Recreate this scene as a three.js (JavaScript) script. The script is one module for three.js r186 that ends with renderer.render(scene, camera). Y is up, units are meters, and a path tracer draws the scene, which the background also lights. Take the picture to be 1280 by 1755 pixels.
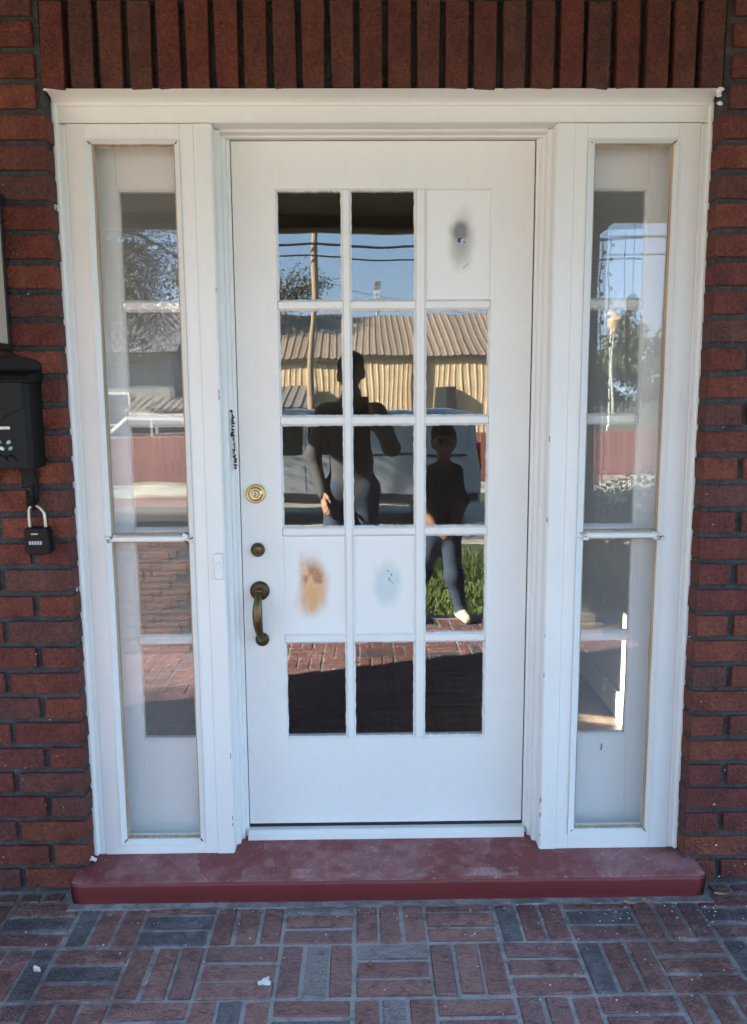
import * as THREE from 'three';
import { mergeGeometries, mergeVertices } from 'three/addons/utils/BufferGeometryUtils.js';
import { MarchingCubes } from 'three/addons/objects/MarchingCubes.js';

// ------------------------------------------------------------------ camera, sky, sun, exposure
const scene = new THREE.Scene();
const camera = new THREE.PerspectiveCamera(65.28, 747 / 1024, 0.02, 900);
camera.position.set(-0.0694, 1.4083, 2.5223);
camera.rotation.set(THREE.MathUtils.degToRad(-7.98), THREE.MathUtils.degToRad(-0.761), THREE.MathUtils.degToRad(-0.335), 'YXZ');

const SUN = new THREE.Vector3(-1, 0.6, -0.32).normalize();
const SKY_LEVEL = 0.36;
{ // clear sky: deep blue above, paler towards the horizon, a little brighter round the sun
  const W = 512, H = 256, d = new Float32Array(W * H * 4), v = new THREE.Vector3();
  for (let j = 0; j < H; j++) for (let i = 0; i < W; i++) {
    const el = (j + 0.5) / H * Math.PI - Math.PI / 2, az = ((i + 0.5) / W - 0.5) * 2 * Math.PI;
    v.set(Math.cos(el) * Math.cos(az), Math.sin(el), Math.cos(el) * Math.sin(az));
    const h = Math.pow(1 - Math.max(0, v.y), 6.0), s = Math.max(0, v.dot(SUN));
    const g = 0.35 * Math.pow(s, 6) + 0.7 * Math.pow(s, 60), o = (j * W + i) * 4;
    const zen = [0.24, 0.45, 0.755], hor = [0.64, 0.81, 0.95];
    for (let c = 0; c < 3; c++) d[o + c] = SKY_LEVEL * (zen[c] + (hor[c] - zen[c]) * h + g * [1, 0.92, 0.8][c]) * (v.y < -0.02 ? 0.5 : 1);
    d[o + 3] = 1;
  }
  const t = new THREE.DataTexture(d, W, H, THREE.RGBAFormat, THREE.FloatType);
  t.mapping = THREE.EquirectangularReflectionMapping; t.magFilter = THREE.LinearFilter; t.minFilter = THREE.LinearFilter; t.needsUpdate = true;
  scene.background = t; scene.environment = t;
}
const sun = new THREE.DirectionalLight(new THREE.Color(1, 0.90, 0.75), 5.0);
sun.position.copy(SUN).multiplyScalar(60); sun.target.position.set(0, 0, 0); sun.castShadow = true;
Object.assign(sun.shadow.camera, { left: -40, right: 40, top: 40, bottom: -40, near: 1, far: 160 }); sun.shadow.mapSize.set(4096, 4096);
sun.name = 'sun'; scene.add(sun, sun.target); sun.target.name = 'sun_target';

const renderer = new THREE.WebGLRenderer({ antialias: true });
renderer.toneMapping = THREE.LinearToneMapping; renderer.toneMappingExposure = 15.8;
renderer.shadowMap.enabled = true; renderer.setSize(747, 1024);

// ------------------------------------------------------------------ helpers
function mulberry(a) { return () => { a |= 0; a = a + 0x6D2B79F5 | 0; let t = Math.imul(a ^ a >>> 15, 1 | a); t = t + Math.imul(t ^ t >>> 7, 61 | t) ^ t; return ((t ^ t >>> 14) >>> 0) / 4294967296; }; }
const rnd = mulberry(20240), rr = (a, b) => a + (b - a) * rnd(), pick = (a) => a[Math.floor(rnd() * a.length)];
const lattice = new Float32Array(65536).map(() => rnd());
function vnoise(x, y, per) { // tileable value noise
  const xi = Math.floor(x), yi = Math.floor(y), fx = x - xi, fy = y - yi, u = fx * fx * (3 - 2 * fx), v = fy * fy * (3 - 2 * fy);
  const m = (n) => ((n % per) + per) % per, L = (a, b) => lattice[(m(a) * 7 + m(b) * 257 + per * 31) & 65535];
  return (L(xi, yi) * (1 - u) + L(xi + 1, yi) * u) * (1 - v) + (L(xi, yi + 1) * (1 - u) + L(xi + 1, yi + 1) * u) * v;
}
function fbm(u, v, f, oct = 4, g = 0.5) { let a = 1, s = 0, n = 0; for (let k = 0; k < oct; k++) { s += a * vnoise(u * f + k * 17, v * f + k * 9, f); n += a; a *= g; f *= 2; } return s / n; }
function tex(W, H, fn, srgb, rx = 1, ry = rx) { // fn(u, v) -> linear rgb (or grey)
  const d = new Uint8Array(W * H * 4);
  const enc = (c) => { c = Math.min(1, Math.max(0, c)); return 255 * (srgb ? (c <= 0.0031308 ? 12.92 * c : 1.055 * Math.pow(c, 1 / 2.4) - 0.055) : c); };
  for (let j = 0; j < H; j++) for (let i = 0; i < W; i++) {
    let c = fn((i + 0.5) / W, (j + 0.5) / H); if (typeof c === 'number') c = [c, c, c];
    const o = (j * W + i) * 4; d[o] = enc(c[0]); d[o + 1] = enc(c[1]); d[o + 2] = enc(c[2]); d[o + 3] = 255;
  }
  const t = new THREE.DataTexture(d, W, H); t.wrapS = t.wrapT = THREE.RepeatWrapping; t.magFilter = THREE.LinearFilter; t.minFilter = THREE.LinearMipmapLinearFilter; t.generateMipmaps = true;
  if (srgb) t.colorSpace = THREE.SRGBColorSpace; t.repeat.set(rx, ry); t.needsUpdate = true; return t;
}
const lin = (r, g, b) => new THREE.Color().setRGB(r, g, b);
function std(r, g, b, rough = 0.8, more = {}) { return new THREE.MeshStandardMaterial({ color: lin(r, g, b), roughness: rough, ...more }); }
const taken = {};
function numbered(n) { taken[n] = (taken[n] ?? -1) + 1; return taken[n] ? `${n}_${String(taken[n]).padStart(3, '0')}` : n; }
function tag(o, label, category, group, kind) { if (label) o.userData.label = label; if (category) o.userData.category = category; if (group) o.userData.group = group; if (kind) o.userData.kind = kind; return o; }
function thing(name, label, category, pos = [0, 0, 0], group) { const g = new THREE.Group(); g.name = numbered(name); g.position.set(...pos); tag(g, label, category, group); scene.add(g); return g; }
function part(parent, name, geo, mat, local = false) { // geo in world metres unless local; parents are unrotated
  if (!local) { let p = parent; const o = new THREE.Vector3(); while (p && p !== scene) { o.add(p.position); p = p.parent; } geo.translate(-o.x, -o.y, -o.z); }
  const m = new THREE.Mesh(geo, mat); m.name = name; m.castShadow = m.receiveShadow = true; parent.add(m); return m;
}
function solo(name, geo, mat, label, category, group) { const m = new THREE.Mesh(geo, mat); m.name = numbered(name); m.castShadow = m.receiveShadow = true; scene.add(m); return tag(m, label, category, group); }
function struct(name, geo, mat) { const m = new THREE.Mesh(geo, mat); m.name = name; m.castShadow = m.receiveShadow = true; m.userData.kind = 'structure'; scene.add(m); return m; }
function boxUV(g, ox = 0, oy = 0) { // uv in metres by the main direction of each face
  if (g.index) g = g.toNonIndexed(); if (!g.attributes.normal) g.computeVertexNormals();
  const p = g.attributes.position, n = g.attributes.normal, uv = new Float32Array(p.count * 2);
  for (let i = 0; i < p.count; i++) {
    const ax = Math.abs(n.getX(i)), ay = Math.abs(n.getY(i)), az = Math.abs(n.getZ(i));
    const [a, b] = az >= ax && az >= ay ? [p.getX(i), p.getY(i)] : ay >= ax ? [p.getX(i), p.getZ(i)] : [p.getZ(i), p.getY(i)];
    uv[2 * i] = a + ox; uv[2 * i + 1] = b + oy;
  }
  g.setAttribute('uv', new THREE.BufferAttribute(uv, 2)); return g;
}
function rawGeo(pos) { const g = new THREE.BufferGeometry(); g.setAttribute('position', new THREE.BufferAttribute(new Float32Array(pos), 3)); g.computeVertexNormals(); return g; }
function tri(o, a, b, c) { o.push(...a, ...b, ...c); } function quad(o, a, b, c, d) { tri(o, a, b, c); tri(o, a, c, d); }
function chamfer(w, h, d, c = 0.003, jit = 0) { // box with chamfered, slightly uneven edges (44 triangles)
  const J = {}, V = (sx, sy, sz, f) => {
    const k = `${sx}${sy}${sz}`; J[k] ??= [rr(-jit, jit), rr(-jit, jit), rr(-jit, jit)]; const j = J[k];
    return [sx * (w / 2 - (f === 0 ? 0 : c)) + j[0], sy * (h / 2 - (f === 1 ? 0 : c)) + j[1], sz * (d / 2 - (f === 2 ? 0 : c)) + j[2]];
  }, o = [], S = [-1, 1];
  for (const s of S) {
    const q = (a, b, cc, dd) => s > 0 ? quad(o, a, b, cc, dd) : quad(o, dd, cc, b, a);
    q(V(s, -1, 1, 0), V(s, -1, -1, 0), V(s, 1, -1, 0), V(s, 1, 1, 0));
    q(V(-1, s, 1, 1), V(1, s, 1, 1), V(1, s, -1, 1), V(-1, s, -1, 1));
    q(V(-1, -1, s, 2), V(1, -1, s, 2), V(1, 1, s, 2), V(-1, 1, s, 2));
  }
  for (const a of S) for (const b of S) {
    const f = (x, y, z, u) => (a * b > 0) === u ? quad(o, x, y, z[0], z[1]) : quad(o, z[1], z[0], y, x);
    f(V(a, b, 1, 0), V(a, b, -1, 0), [V(a, b, -1, 1), V(a, b, 1, 1)], true);
    f(V(1, a, b, 1), V(-1, a, b, 1), [V(-1, a, b, 2), V(1, a, b, 2)], true);
    f(V(a, 1, b, 2), V(a, -1, b, 2), [V(a, -1, b, 0), V(a, 1, b, 0)], true);
    for (const e of S) { const t = [V(a, b, e, 0), V(a, b, e, 1), V(a, b, e, 2)]; a * b * e > 0 ? tri(o, ...t) : tri(o, t[2], t[1], t[0]); }
  }
  return rawGeo(o);
}
function cbox(x0, x1, y0, y1, z0, z1, c = 0.002, jit = 0) { return boxUV(chamfer(x1 - x0, y1 - y0, z1 - z0, Math.min(c, (x1 - x0) / 3, (y1 - y0) / 3, (z1 - z0) / 3), jit).translate((x0 + x1) / 2, (y0 + y1) / 2, (z0 + z1) / 2)); }
function prismY(pts, y0, y1, bev = 0) { // [x, z] outline carried upwards
  const s = new THREE.Shape(pts.map(([x, z]) => new THREE.Vector2(x, -z)));
  const g = new THREE.ExtrudeGeometry(s, { depth: y1 - y0 - 2 * bev, bevelEnabled: bev > 0, bevelSize: bev, bevelThickness: bev, bevelOffset: -bev, bevelSegments: 2 });
  return boxUV(g.rotateX(-Math.PI / 2).translate(0, y0 + bev, 0));
}
function prismX(pts, x0, x1, bev = 0) { // [z, y] outline carried sideways
  const s = new THREE.Shape(pts.map(([z, y]) => new THREE.Vector2(-z, y)));
  const g = new THREE.ExtrudeGeometry(s, { depth: x1 - x0 - 2 * bev, bevelEnabled: bev > 0, bevelSize: bev, bevelThickness: bev, bevelOffset: -bev, bevelSegments: 2 });
  return boxUV(g.rotateY(Math.PI / 2).translate(x0 + bev, 0, 0));
}
function prismZ(shape, z0, z1, bev = 0, seg = 2, curve = 12) {
  const g = new THREE.ExtrudeGeometry(shape, { depth: z1 - z0 - 2 * bev, bevelEnabled: bev > 0, bevelSize: bev, bevelThickness: bev, bevelOffset: -bev, bevelSegments: seg, curveSegments: curve });
  return boxUV(g.translate(0, 0, z0 + bev));
}
const poly = (pts) => new THREE.Shape(pts.map(([x, y]) => new THREE.Vector2(x, y)));
function tube(pts, r, n = 8, seg = 0) { const c = new THREE.CatmullRomCurve3(pts.map((p) => new THREE.Vector3(...p))); return new THREE.TubeGeometry(c, seg || pts.length * 4, r, n, false).toNonIndexed(); }
function taperTube(pts, r0, r1, n = 7) { // straight-jointed branch
  const o = [], rings = pts.map((p, i) => {
    const a = new THREE.Vector3(...pts[Math.max(0, i - 1)]), b = new THREE.Vector3(...pts[Math.min(pts.length - 1, i + 1)]), t = b.sub(a).normalize();
    const u = new THREE.Vector3(Math.abs(t.y) > 0.9 ? 1 : 0, Math.abs(t.y) > 0.9 ? 0 : 1, 0).cross(t).normalize(), v = t.clone().cross(u), r = r0 + (r1 - r0) * i / (pts.length - 1);
    return [...Array(n)].map((_, k) => { const w = k / n * 2 * Math.PI; return [p[0] + r * (u.x * Math.cos(w) + v.x * Math.sin(w)), p[1] + r * (u.y * Math.cos(w) + v.y * Math.sin(w)), p[2] + r * (u.z * Math.cos(w) + v.z * Math.sin(w))]; });
  });
  for (let i = 0; i + 1 < rings.length; i++) for (let k = 0; k < n; k++) quad(o, rings[i][k], rings[i][(k + 1) % n], rings[i + 1][(k + 1) % n], rings[i + 1][k]);
  const end = rings.at(-1); for (let k = 1; k + 1 < n; k++) tri(o, end[0], end[k], end[k + 1]);
  return smooth(rawGeo(o));
}
function smooth(g) { const u = g.attributes.uv; g.deleteAttribute('normal'); if (u) g.deleteAttribute('uv'); const m = mergeVertices(g, 1e-5); m.computeVertexNormals(); return m.toNonIndexed(); }
function lathe(prof, x, y, z, axis = 'z', n = 28) { const g = new THREE.LatheGeometry(prof.map(([r, h]) => new THREE.Vector2(r, h)), n); if (axis === 'z') g.rotateX(Math.PI / 2); if (axis === 'x') g.rotateZ(-Math.PI / 2); return g.translate(x, y, z); }
function side(ringA, ringB, ringC, ringD) { const o = []; for (const [p, q] of [[ringA, ringB], [ringB, ringC], [ringC, ringD]]) for (let i = 0; i + 1 < p.length; i++) quad(o, p[i], p[i + 1], q[i + 1], q[i]); return boxUV(rawGeo(o)); }
function frameSides([x0, x1, y0, y1], [X0, X1, Y0, Y1], zo, zi, zb, seg = 1, jit = 0) { // four mitred strips from an outer rectangle to an inner one
  const cor = (r) => [[r[0], r[2]], [r[1], r[2]], [r[1], r[3]], [r[0], r[3]]], O = cor([x0, x1, y0, y1]), I = cor([X0, X1, Y0, Y1]), out = [];
  for (let s = 0; s < 4; s++) {
    const ln = (P, z, j) => [...Array(seg + 1)].map((_, i) => { const t = i / seg, a = P[s], b = P[(s + 1) % 4], k = i && i < seg ? rr(-j, j) : 0, h = s % 2; return [a[0] + (b[0] - a[0]) * t + (h ? k : 0), a[1] + (b[1] - a[1]) * t + (h ? 0 : k), z]; });
    const inner = ln(I, zi, jit); out.push(side(ln(O, zb, 0), ln(O, zo, 0), inner, inner.map((p) => [p[0], p[1], zb])));
  }
  return out;
}
function pane(x0, x1, y0, y1, z, tx = 0, ty = 0, wave = 0.00006) { // 4 mm glass, faintly wavy, set very slightly out of true
  const nx = 6, ny = 10, w = x1 - x0, h = y1 - y0, ph = rr(0, 9), o = [], fr = (i, j, b) => {
    const u = i / nx, v = j / ny, X = (u - 0.5) * w, Y = (v - 0.5) * h;
    return [x0 + u * w, y0 + v * h, z - b * 0.004 + X * tx + Y * ty + wave * (Math.sin(u * 5 + ph) + Math.sin(v * 8 + ph * 2) + 0.6 * Math.sin(u * 7 - v * 6 + ph))];
  };
  for (const b of [0, 1]) for (let i = 0; i < nx; i++) for (let j = 0; j < ny; j++) { const q = [fr(i, j, b), fr(i + 1, j, b), fr(i + 1, j + 1, b), fr(i, j + 1, b)]; b ? quad(o, q[3], q[2], q[1], q[0]) : quad(o, ...q); }
  return smooth(rawGeo(o));
}

// ------------------------------------------------------------------ materials
const T = {
  paint: tex(512, 512, (u, v) => { const a = fbm(u, v, 5, 5), b = fbm(u * 1, v, 64, 2), s = 0.965 + 0.05 * (a - 0.5) + 0.03 * (b - 0.5); return [s, s * 0.995, s * 0.985]; }, true, 1.1),
  paintBump: tex(512, 512, (u, v) => 0.45 * fbm(u * 1, v, 24, 3) + 0.35 * vnoise(u * 140, v * 10, 140) * 0.6 + 0.3 * fbm(u, v, 90, 2), false, 2.3),
  brick: tex(512, 512, (u, v) => { const a = fbm(u, v, 6, 4), b = fbm(u, v, 70, 2), k = 1 - 0.9 * (b - 0.5); const s = (0.72 + 0.5 * (a - 0.5)) * k * (0.85 + 0.3 * fbm(u, v, 30, 2)); return [s, s * (0.94 + 0.2 * (a - 0.5)), s * 0.95]; }, true, 2.6),
  brickBump: tex(512, 512, (u, v) => 0.55 * fbm(u, v, 26, 4, 0.6) + 0.45 * vnoise(u * 60 + 6 * fbm(u, v, 4, 2), v * 60, 60), false, 3.3),
  mortar: tex(256, 256, (u, v) => { const s = 0.7 + 1.1 * (fbm(u, v, 9, 6, 0.75) - 0.5); return [s, s, s]; }, true, 2.2),
  grain: tex(512, 512, (u, v) => { const s = 0.8 + 0.35 * (fbm(u, v * 1, 8, 5, 0.6) - 0.5); return s; }, true, 0.5),
  gritBump: tex(256, 256, (u, v) => fbm(u, v, 32, 3, 0.7), false, 4),
  wood: tex(256, 512, (u, v) => { const n = vnoise(u * 70, v * 4, 70) * 0.5 + fbm(u, v, 8, 3) * 0.5; return [0.62 + 0.5 * (n - 0.5), 0.6 + 0.52 * (n - 0.5), 0.56 + 0.54 * (n - 0.5)]; }, true, 3, 0.8),
};
// dust, scuffs and tracked paint powder on the porch bricks (one 3.6 m square, uv in world metres)
const dustAt = (x, z) => { const u = x / 3.6 + 0.5, v = z / 3.6 + 0.5; const w = fbm(u, v, 12, 5, 0.6) - 0.5; const d = Math.hypot((x + 0.05) / 0.72, (z - 0.64) / 0.38) + 1.3 * w; return Math.min(1, Math.max(0, 0.34 + 1.5 * w + (d < 1 ? (1 - d) * 1.9 : 0))); };
T.floor = tex(1024, 1024, (u, v) => { const x = (u - 0.5) * 3.6, z = (v - 0.5) * 3.6; const d = dustAt(x, z), f = 0.6 + 0.8 * fbm(u, v, 150, 3, 0.7), g = fbm(u, v, 50, 3); const m = Math.min(1, d * f + (g > 0.62 ? 0.3 : 0)); return [(0.40 + 0.6 * m) * f, (0.34 + 0.66 * m) * f, (0.33 + 0.70 * m) * f]; }, true, 1 / 3.6);
T.floor.offset.set(0.5, 0.5);
T.step = tex(1024, 1024, (u, v) => { // worn red paint: fine pale dust, two touched-up red patches, scraped nosing, tiny chips (2.5 m square)
  const x = (u - 0.5) * 2.5, z = (v - 0.5) * 2.5, a = fbm(u, v, 14, 5, 0.6), b = fbm(u, v, 300, 2), c = fbm(u, v, 60, 3), e = fbm(u, v, 24, 4) - 0.5;
  let d = 0.30 + 0.9 * (a - 0.5) + 0.9 * (c - 0.5); for (const [px, w] of [[-0.50, 0.11], [0.42, 0.13], [-0.9, 0.05]]) if (Math.hypot((x - px) / w, (z - 0.12) / 0.13) + 1.2 * e < 1) d -= 0.34;
  if (z > 0.205 && z < 0.252 && x > -0.3 && x < 0.4) d += 1.6 * Math.max(0, fbm(u, v, 36, 4) - 0.46) * 2; d = Math.min(1, Math.max(0, d)) * (0.6 + 0.8 * b); const k = b > 0.85 ? 0.16 : 0;
  return [0.19 + 0.17 * d + k, 0.038 + 0.16 * d + k, 0.04 + 0.165 * d + k]; }, true, 0.4); T.step.offset.set(0.5, 0.5);
const M = {
  paint: new THREE.MeshStandardMaterial({ color: lin(0.80, 0.80, 0.785), map: T.paint, roughness: 0.42, bumpMap: T.paintBump, bumpScale: 0.0013 }),
  glass: new THREE.MeshPhysicalMaterial({ color: 0xffffff, roughness: 0.0, transmission: 1, thickness: 0, ior: 1.66 }), stormGlass: new THREE.MeshPhysicalMaterial({ color: 0xffffff, roughness: 0.0, transmission: 0.95, thickness: 0, ior: 1.5 }),
  rawWood: new THREE.MeshStandardMaterial({ color: lin(0.66, 0.50, 0.36), map: T.wood, roughness: 0.85 }),
  mortar: new THREE.MeshStandardMaterial({ color: lin(0.072, 0.072, 0.075), map: T.mortar, roughness: 0.95, bumpMap: T.gritBump, bumpScale: 0.008 }),
  grout: new THREE.MeshStandardMaterial({ color: lin(0.34, 0.325, 0.33), map: T.floor, roughness: 0.95, bumpMap: T.gritBump, bumpScale: 0.003 }),
  step: new THREE.MeshStandardMaterial({ map: T.step, roughness: 0.6, bumpMap: T.gritBump, bumpScale: 0.001 }),
  brass: std(0.62, 0.47, 0.22, 0.3, { metalness: 1 }), bronze: std(0.085, 0.06, 0.036, 0.45, { metalness: 0.75 }), bronzeWorn: std(0.15, 0.11, 0.055, 0.38, { metalness: 0.9 }),
  black: new THREE.MeshPhysicalMaterial({ color: lin(0.009, 0.009, 0.0095), roughness: 0.55, specularIntensity: 0.4, bumpMap: T.gritBump, bumpScale: 0.0012 }), blackPlain: std(0.012, 0.012, 0.013, 0.6), steel: std(0.48, 0.43, 0.36, 0.38, { metalness: 0.9 }),
  rust: std(0.07, 0.03, 0.02, 0.9), white: std(0.78, 0.78, 0.76, 0.5),
};
const brickMat = (r, g, b) => new THREE.MeshStandardMaterial({ color: lin(r, g, b), map: T.brick, roughness: 0.9, bumpMap: T.brickBump, bumpScale: 0.006 });
const BRICK = [[0.185, 0.048, 0.028], [0.17, 0.043, 0.026], [0.15, 0.037, 0.026], [0.20, 0.056, 0.031], [0.135, 0.040, 0.029], [0.125, 0.046, 0.036], [0.145, 0.035, 0.027], [0.165, 0.045, 0.027]].map((c) => brickMat(...c));
const SOLDIER = [[0.135, 0.039, 0.025], [0.12, 0.039, 0.026], [0.105, 0.039, 0.027], [0.145, 0.036, 0.024], [0.125, 0.037, 0.024]].map((c) => brickMat(...c));
const paverMat = (r, g, b) => new THREE.MeshStandardMaterial({ color: lin(r, g, b), map: T.floor, roughness: 0.88, bumpMap: T.brickBump, bumpScale: 0.007 });
const PAVER = [[0.265, 0.138, 0.128], [0.24, 0.122, 0.114], [0.285, 0.152, 0.138], [0.225, 0.128, 0.124]].map((c) => paverMat(...c)), PAVER_DARK = paverMat(0.145, 0.135, 0.15), PAVER_GREY = paverMat(0.25, 0.215, 0.22);

// ------------------------------------------------------------------ the brick front wall
const FLOOR = -0.12, FACE = 0.185, JOINT0 = -0.0345, PITCH = 0.0797, BH = 0.0635, OPEN = 0.936, CEIL = 2.62, GROUND = -0.55;
const wall = thing('brick_house_wall', 'dark red brick house wall around the white entrance', 'wall', [0, FLOOR, 0]);
{
  const hole = new THREE.Path([[-OPEN - 0.004, FLOOR - 0.3], [OPEN + 0.004, FLOOR - 0.3], [OPEN + 0.004, 2.259], [-OPEN - 0.004, 2.259]].map((p) => new THREE.Vector2(...p)));
  const shape = poly([[-2.95, FLOOR - 0.3], [-OPEN - 0.006, FLOOR - 0.3], [-OPEN - 0.006, 2.488], [OPEN + 0.006, 2.488], [OPEN + 0.006, FLOOR - 0.3], [6, FLOOR - 0.3], [6, 2.85], [-2.95, 2.85]]);
  part(wall, 'mortar_bed', prismZ(shape, 0.03, FACE - 0.014), M.mortar);
  part(wall, 'mortar_back', cbox(-OPEN - 0.0055, OPEN + 0.0055, 2.2595, 2.4875, 0.035, FACE - 0.042, 0.001), M.mortar); const variants = {}; const get = (w) => { const k = Math.round(w * 50); if (!variants[k]) variants[k] = [0, 1, 2, 3].map(() => boxUV(chamfer(w, BH, 0.098, 0.0022, 0.0022), rnd() * 3, rnd() * 3)); return { g: pick(variants[k]), w: k ? w : w, k }; };
  const rest = [], single = (x0, x1, yc, mats) => {
    const w = x1 - x0, xc = (x0 + x1) / 2; if (w < 0.02) return;
    const z = FACE - 0.049 + rr(-0.0018, 0.0018), near = xc > -1.55 && xc < 1.55 && yc < 2.75;
    if (near) { const { g } = get(w); const b = new THREE.Mesh(g, pick(mats)); b.name = 'brick'; b.castShadow = b.receiveShadow = true; b.position.set(xc, yc - FLOOR, z); b.rotation.z = rr(-0.004, 0.004); b.scale.x = w / (g.boundingBox || (g.computeBoundingBox(), g.boundingBox)).getSize(new THREE.Vector3()).x; wall.add(b); }
    else { const g = boxUV(chamfer(w, BH, 0.098, 0.0022, 0.0022), rnd() * 3, rnd() * 3).translate(xc, yc, z); rest.push(g); }
  };
  const L = 0.2, J = 0.0165, H2 = 0.103;
  for (let k = -1; k < 36; k++) {
    const yc = JOINT0 + PITCH * (k + 0.5); if (yc > 2.83) break;
    const span = (from, dir, firstShort, edge) => { let x = from, first = true; while (dir * x < dir * edge) { const w = first ? (firstShort ? H2 : L) + rr(-0.003, 0.003) : L, a = x + (first ? dir * rr(-0.002, 0.001) : 0), b = dir > 0 ? Math.min(x + w, edge) : Math.max(x - w, edge); single(Math.min(a, b), Math.max(a, b), yc, BRICK); x += dir * (w + J); first = false; } };
    const odd = ((k % 2) + 2) % 2 === 1;
    const top = yc > 2.235, sideX = OPEN + (top ? 0.022 : 0);
    if (yc < 2.24 || yc < 2.50) { span(-sideX, -1, !odd && k < 18, -2.95); span(sideX, 1, odd, 5.95); }
    else span(-2.95 + (odd ? 0.1 : 0), 1, false, 5.95);
  }
  // soldier course over the opening
  const n = 24, w = 0.0612, p = (2 * OPEN + 0.016) / n, sv = [0, 1, 2, 3, 4].map(() => boxUV(chamfer(w, 0.222, 0.098, 0.0022, 0.0024), rnd() * 3, rnd() * 3));
  for (let i = 0; i < n; i++) { const b = new THREE.Mesh(pick(sv), pick(SOLDIER)); b.name = 'soldier_brick'; b.castShadow = b.receiveShadow = true; b.position.set(-OPEN - 0.008 + p * (i + 0.5) + rr(-0.0015, 0.0015), 2.372 + rr(-0.002, 0.002) - FLOOR, FACE - 0.049 + rr(-0.002, 0.002)); b.rotation.z = rr(-0.006, 0.006); wall.add(b); }
  const far = part(wall, 'bricks_far', mergeGeometries(rest), BRICK[1]); far.userData.kind = 'stuff';
}

// ------------------------------------------------------------------ white door frame, crown, jambs
const CZ = 0.11, STEP = -0.04;
const frame = thing('door_frame', 'white painted wooden door frame with crown moulding and two mullions', 'door frame', [0, STEP, 0]);
const SL = { L: { out: [-0.908, -0.545], bead: [-0.8535, -0.5855], glass: [-0.835, -0.6075], y0: -0.004, inner: [-0.798, -0.607] }, R: { out: [0.547, 0.912], bead: [0.5855, 0.849], glass: [0.6135, 0.835], y0: 0.012, inner: [0.607, 0.798] } };
const P = (n, g, m = M.paint) => part(frame, n, g, m);
{
  const casing = (x0, x1) => cbox(x0, x1, STEP, 2.19, 0.0, CZ, 0.004);
  P('casing', casing(-0.945, -0.9082)); P('casing', casing(0.9122, 0.945));
  P('back_band', cbox(-0.944, -0.925, STEP, 2.248, CZ - 0.01, CZ + 0.012, 0.006)); P('back_band', cbox(0.927, 0.944, STEP, 2.248, CZ - 0.01, CZ + 0.012, 0.006));
  // mullion with the stepped door jamb
  const jamb = (s, xm, xi) => [[xm, -0.12], [xm, CZ], [xi + s * 0.005, CZ], [xi, CZ - 0.005], [xi, 0.062], [xi - s * 0.003, 0.058], [xi - s * 0.0125, 0.055], [xi - s * 0.0125, 0.026], [xi - s * 0.022, 0.022], [xi - s * 0.0235, 0.006], [xi - s * 0.0335, 0.004], [xi - s * 0.0335, -0.004], [xi - s * 0.02, -0.005], [xi - s * 0.02, -0.12]];
  P('mullion', prismY(jamb(-1, -0.5448, -0.4925), STEP, 2.19)); P('mullion', prismY(jamb(1, 0.5468, 0.4935).reverse(), STEP, 2.19));
  // head piece and its stepped jamb over the door
  P('head', prismX([[-0.12, 2.192], [CZ, 2.192], [CZ + 0.003, 2.196], [CZ + 0.003, 2.2585], [-0.12, 2.2585]], -0.943, 0.943));
  P('head_stop', prismX([[-0.12, 2.1785], [0.024, 2.1785], [0.026, 2.1835], [0.055, 2.1845], [0.06, 2.1915], [-0.12, 2.1915]], -0.4795, 0.4805));
  const crown = [[0.113, 2.2345], [0.118, 2.236], [0.121, 2.243], [0.131, 2.250], [0.147, 2.2545], [0.168, 2.2575], [0.176, 2.2595], [0.113, 2.2595]];
  P('crown_moulding', prismX(crown, -0.934, 0.934));
  P('threshold', prismX([[-0.12, STEP - 0.002], [0.036, STEP - 0.002], [0.034, -0.020], [0.02, -0.013], [-0.12, -0.013]], -0.459, 0.46));
  P('sidelight_post', cbox(-0.9, -0.885, STEP, 2.19, -0.12, 0.05)); P('sidelight_post', cbox(0.885, 0.9, STEP, 2.19, -0.12, 0.05));
  // flaked caulk along the brick edge and paint crumbs at the corners
  for (let i = 0; i < 7; i++) { const s = i % 2 ? 1 : -1, y = rr(-0.03, 2.24), f = chamfer(rr(0.002, 0.006), rr(0.01, 0.06), 0.004, 0.0008, 0.0015).translate(s * (0.939 + rr(-0.002, 0.003)), y, 0.118 + rr(0, 0.02)); P('caulk_flake', boxUV(f)); }
  for (const [x, y] of [[-0.93, 2.262], [0.934, 2.258], [0.929, 2.252], [0.931, 2.243], [0.935, 2.222], [-0.93, -0.03], [-0.94, -0.025]]) P('caulk_flake', boxUV(chamfer(0.014, 0.010, 0.012, 0.003, 0.003).translate(x, y, 0.172 - (y < 1 ? 0.02 : 0))));
}

for (let i = 0; i < 16; i++) { const s = i % 3 ? 1 : -1, y = i < 9 ? rr(0.0, 0.5) : rr(0.5, 2.1); P('bare_spot', boxUV(chamfer(rr(0.0015, 0.004), rr(0.004, 0.018), 0.002, 0.0004, 0.0008).translate(s * (0.4935 + rr(0, 0.003)), y, CZ + 0.0002)), M.rawWood); }

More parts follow.
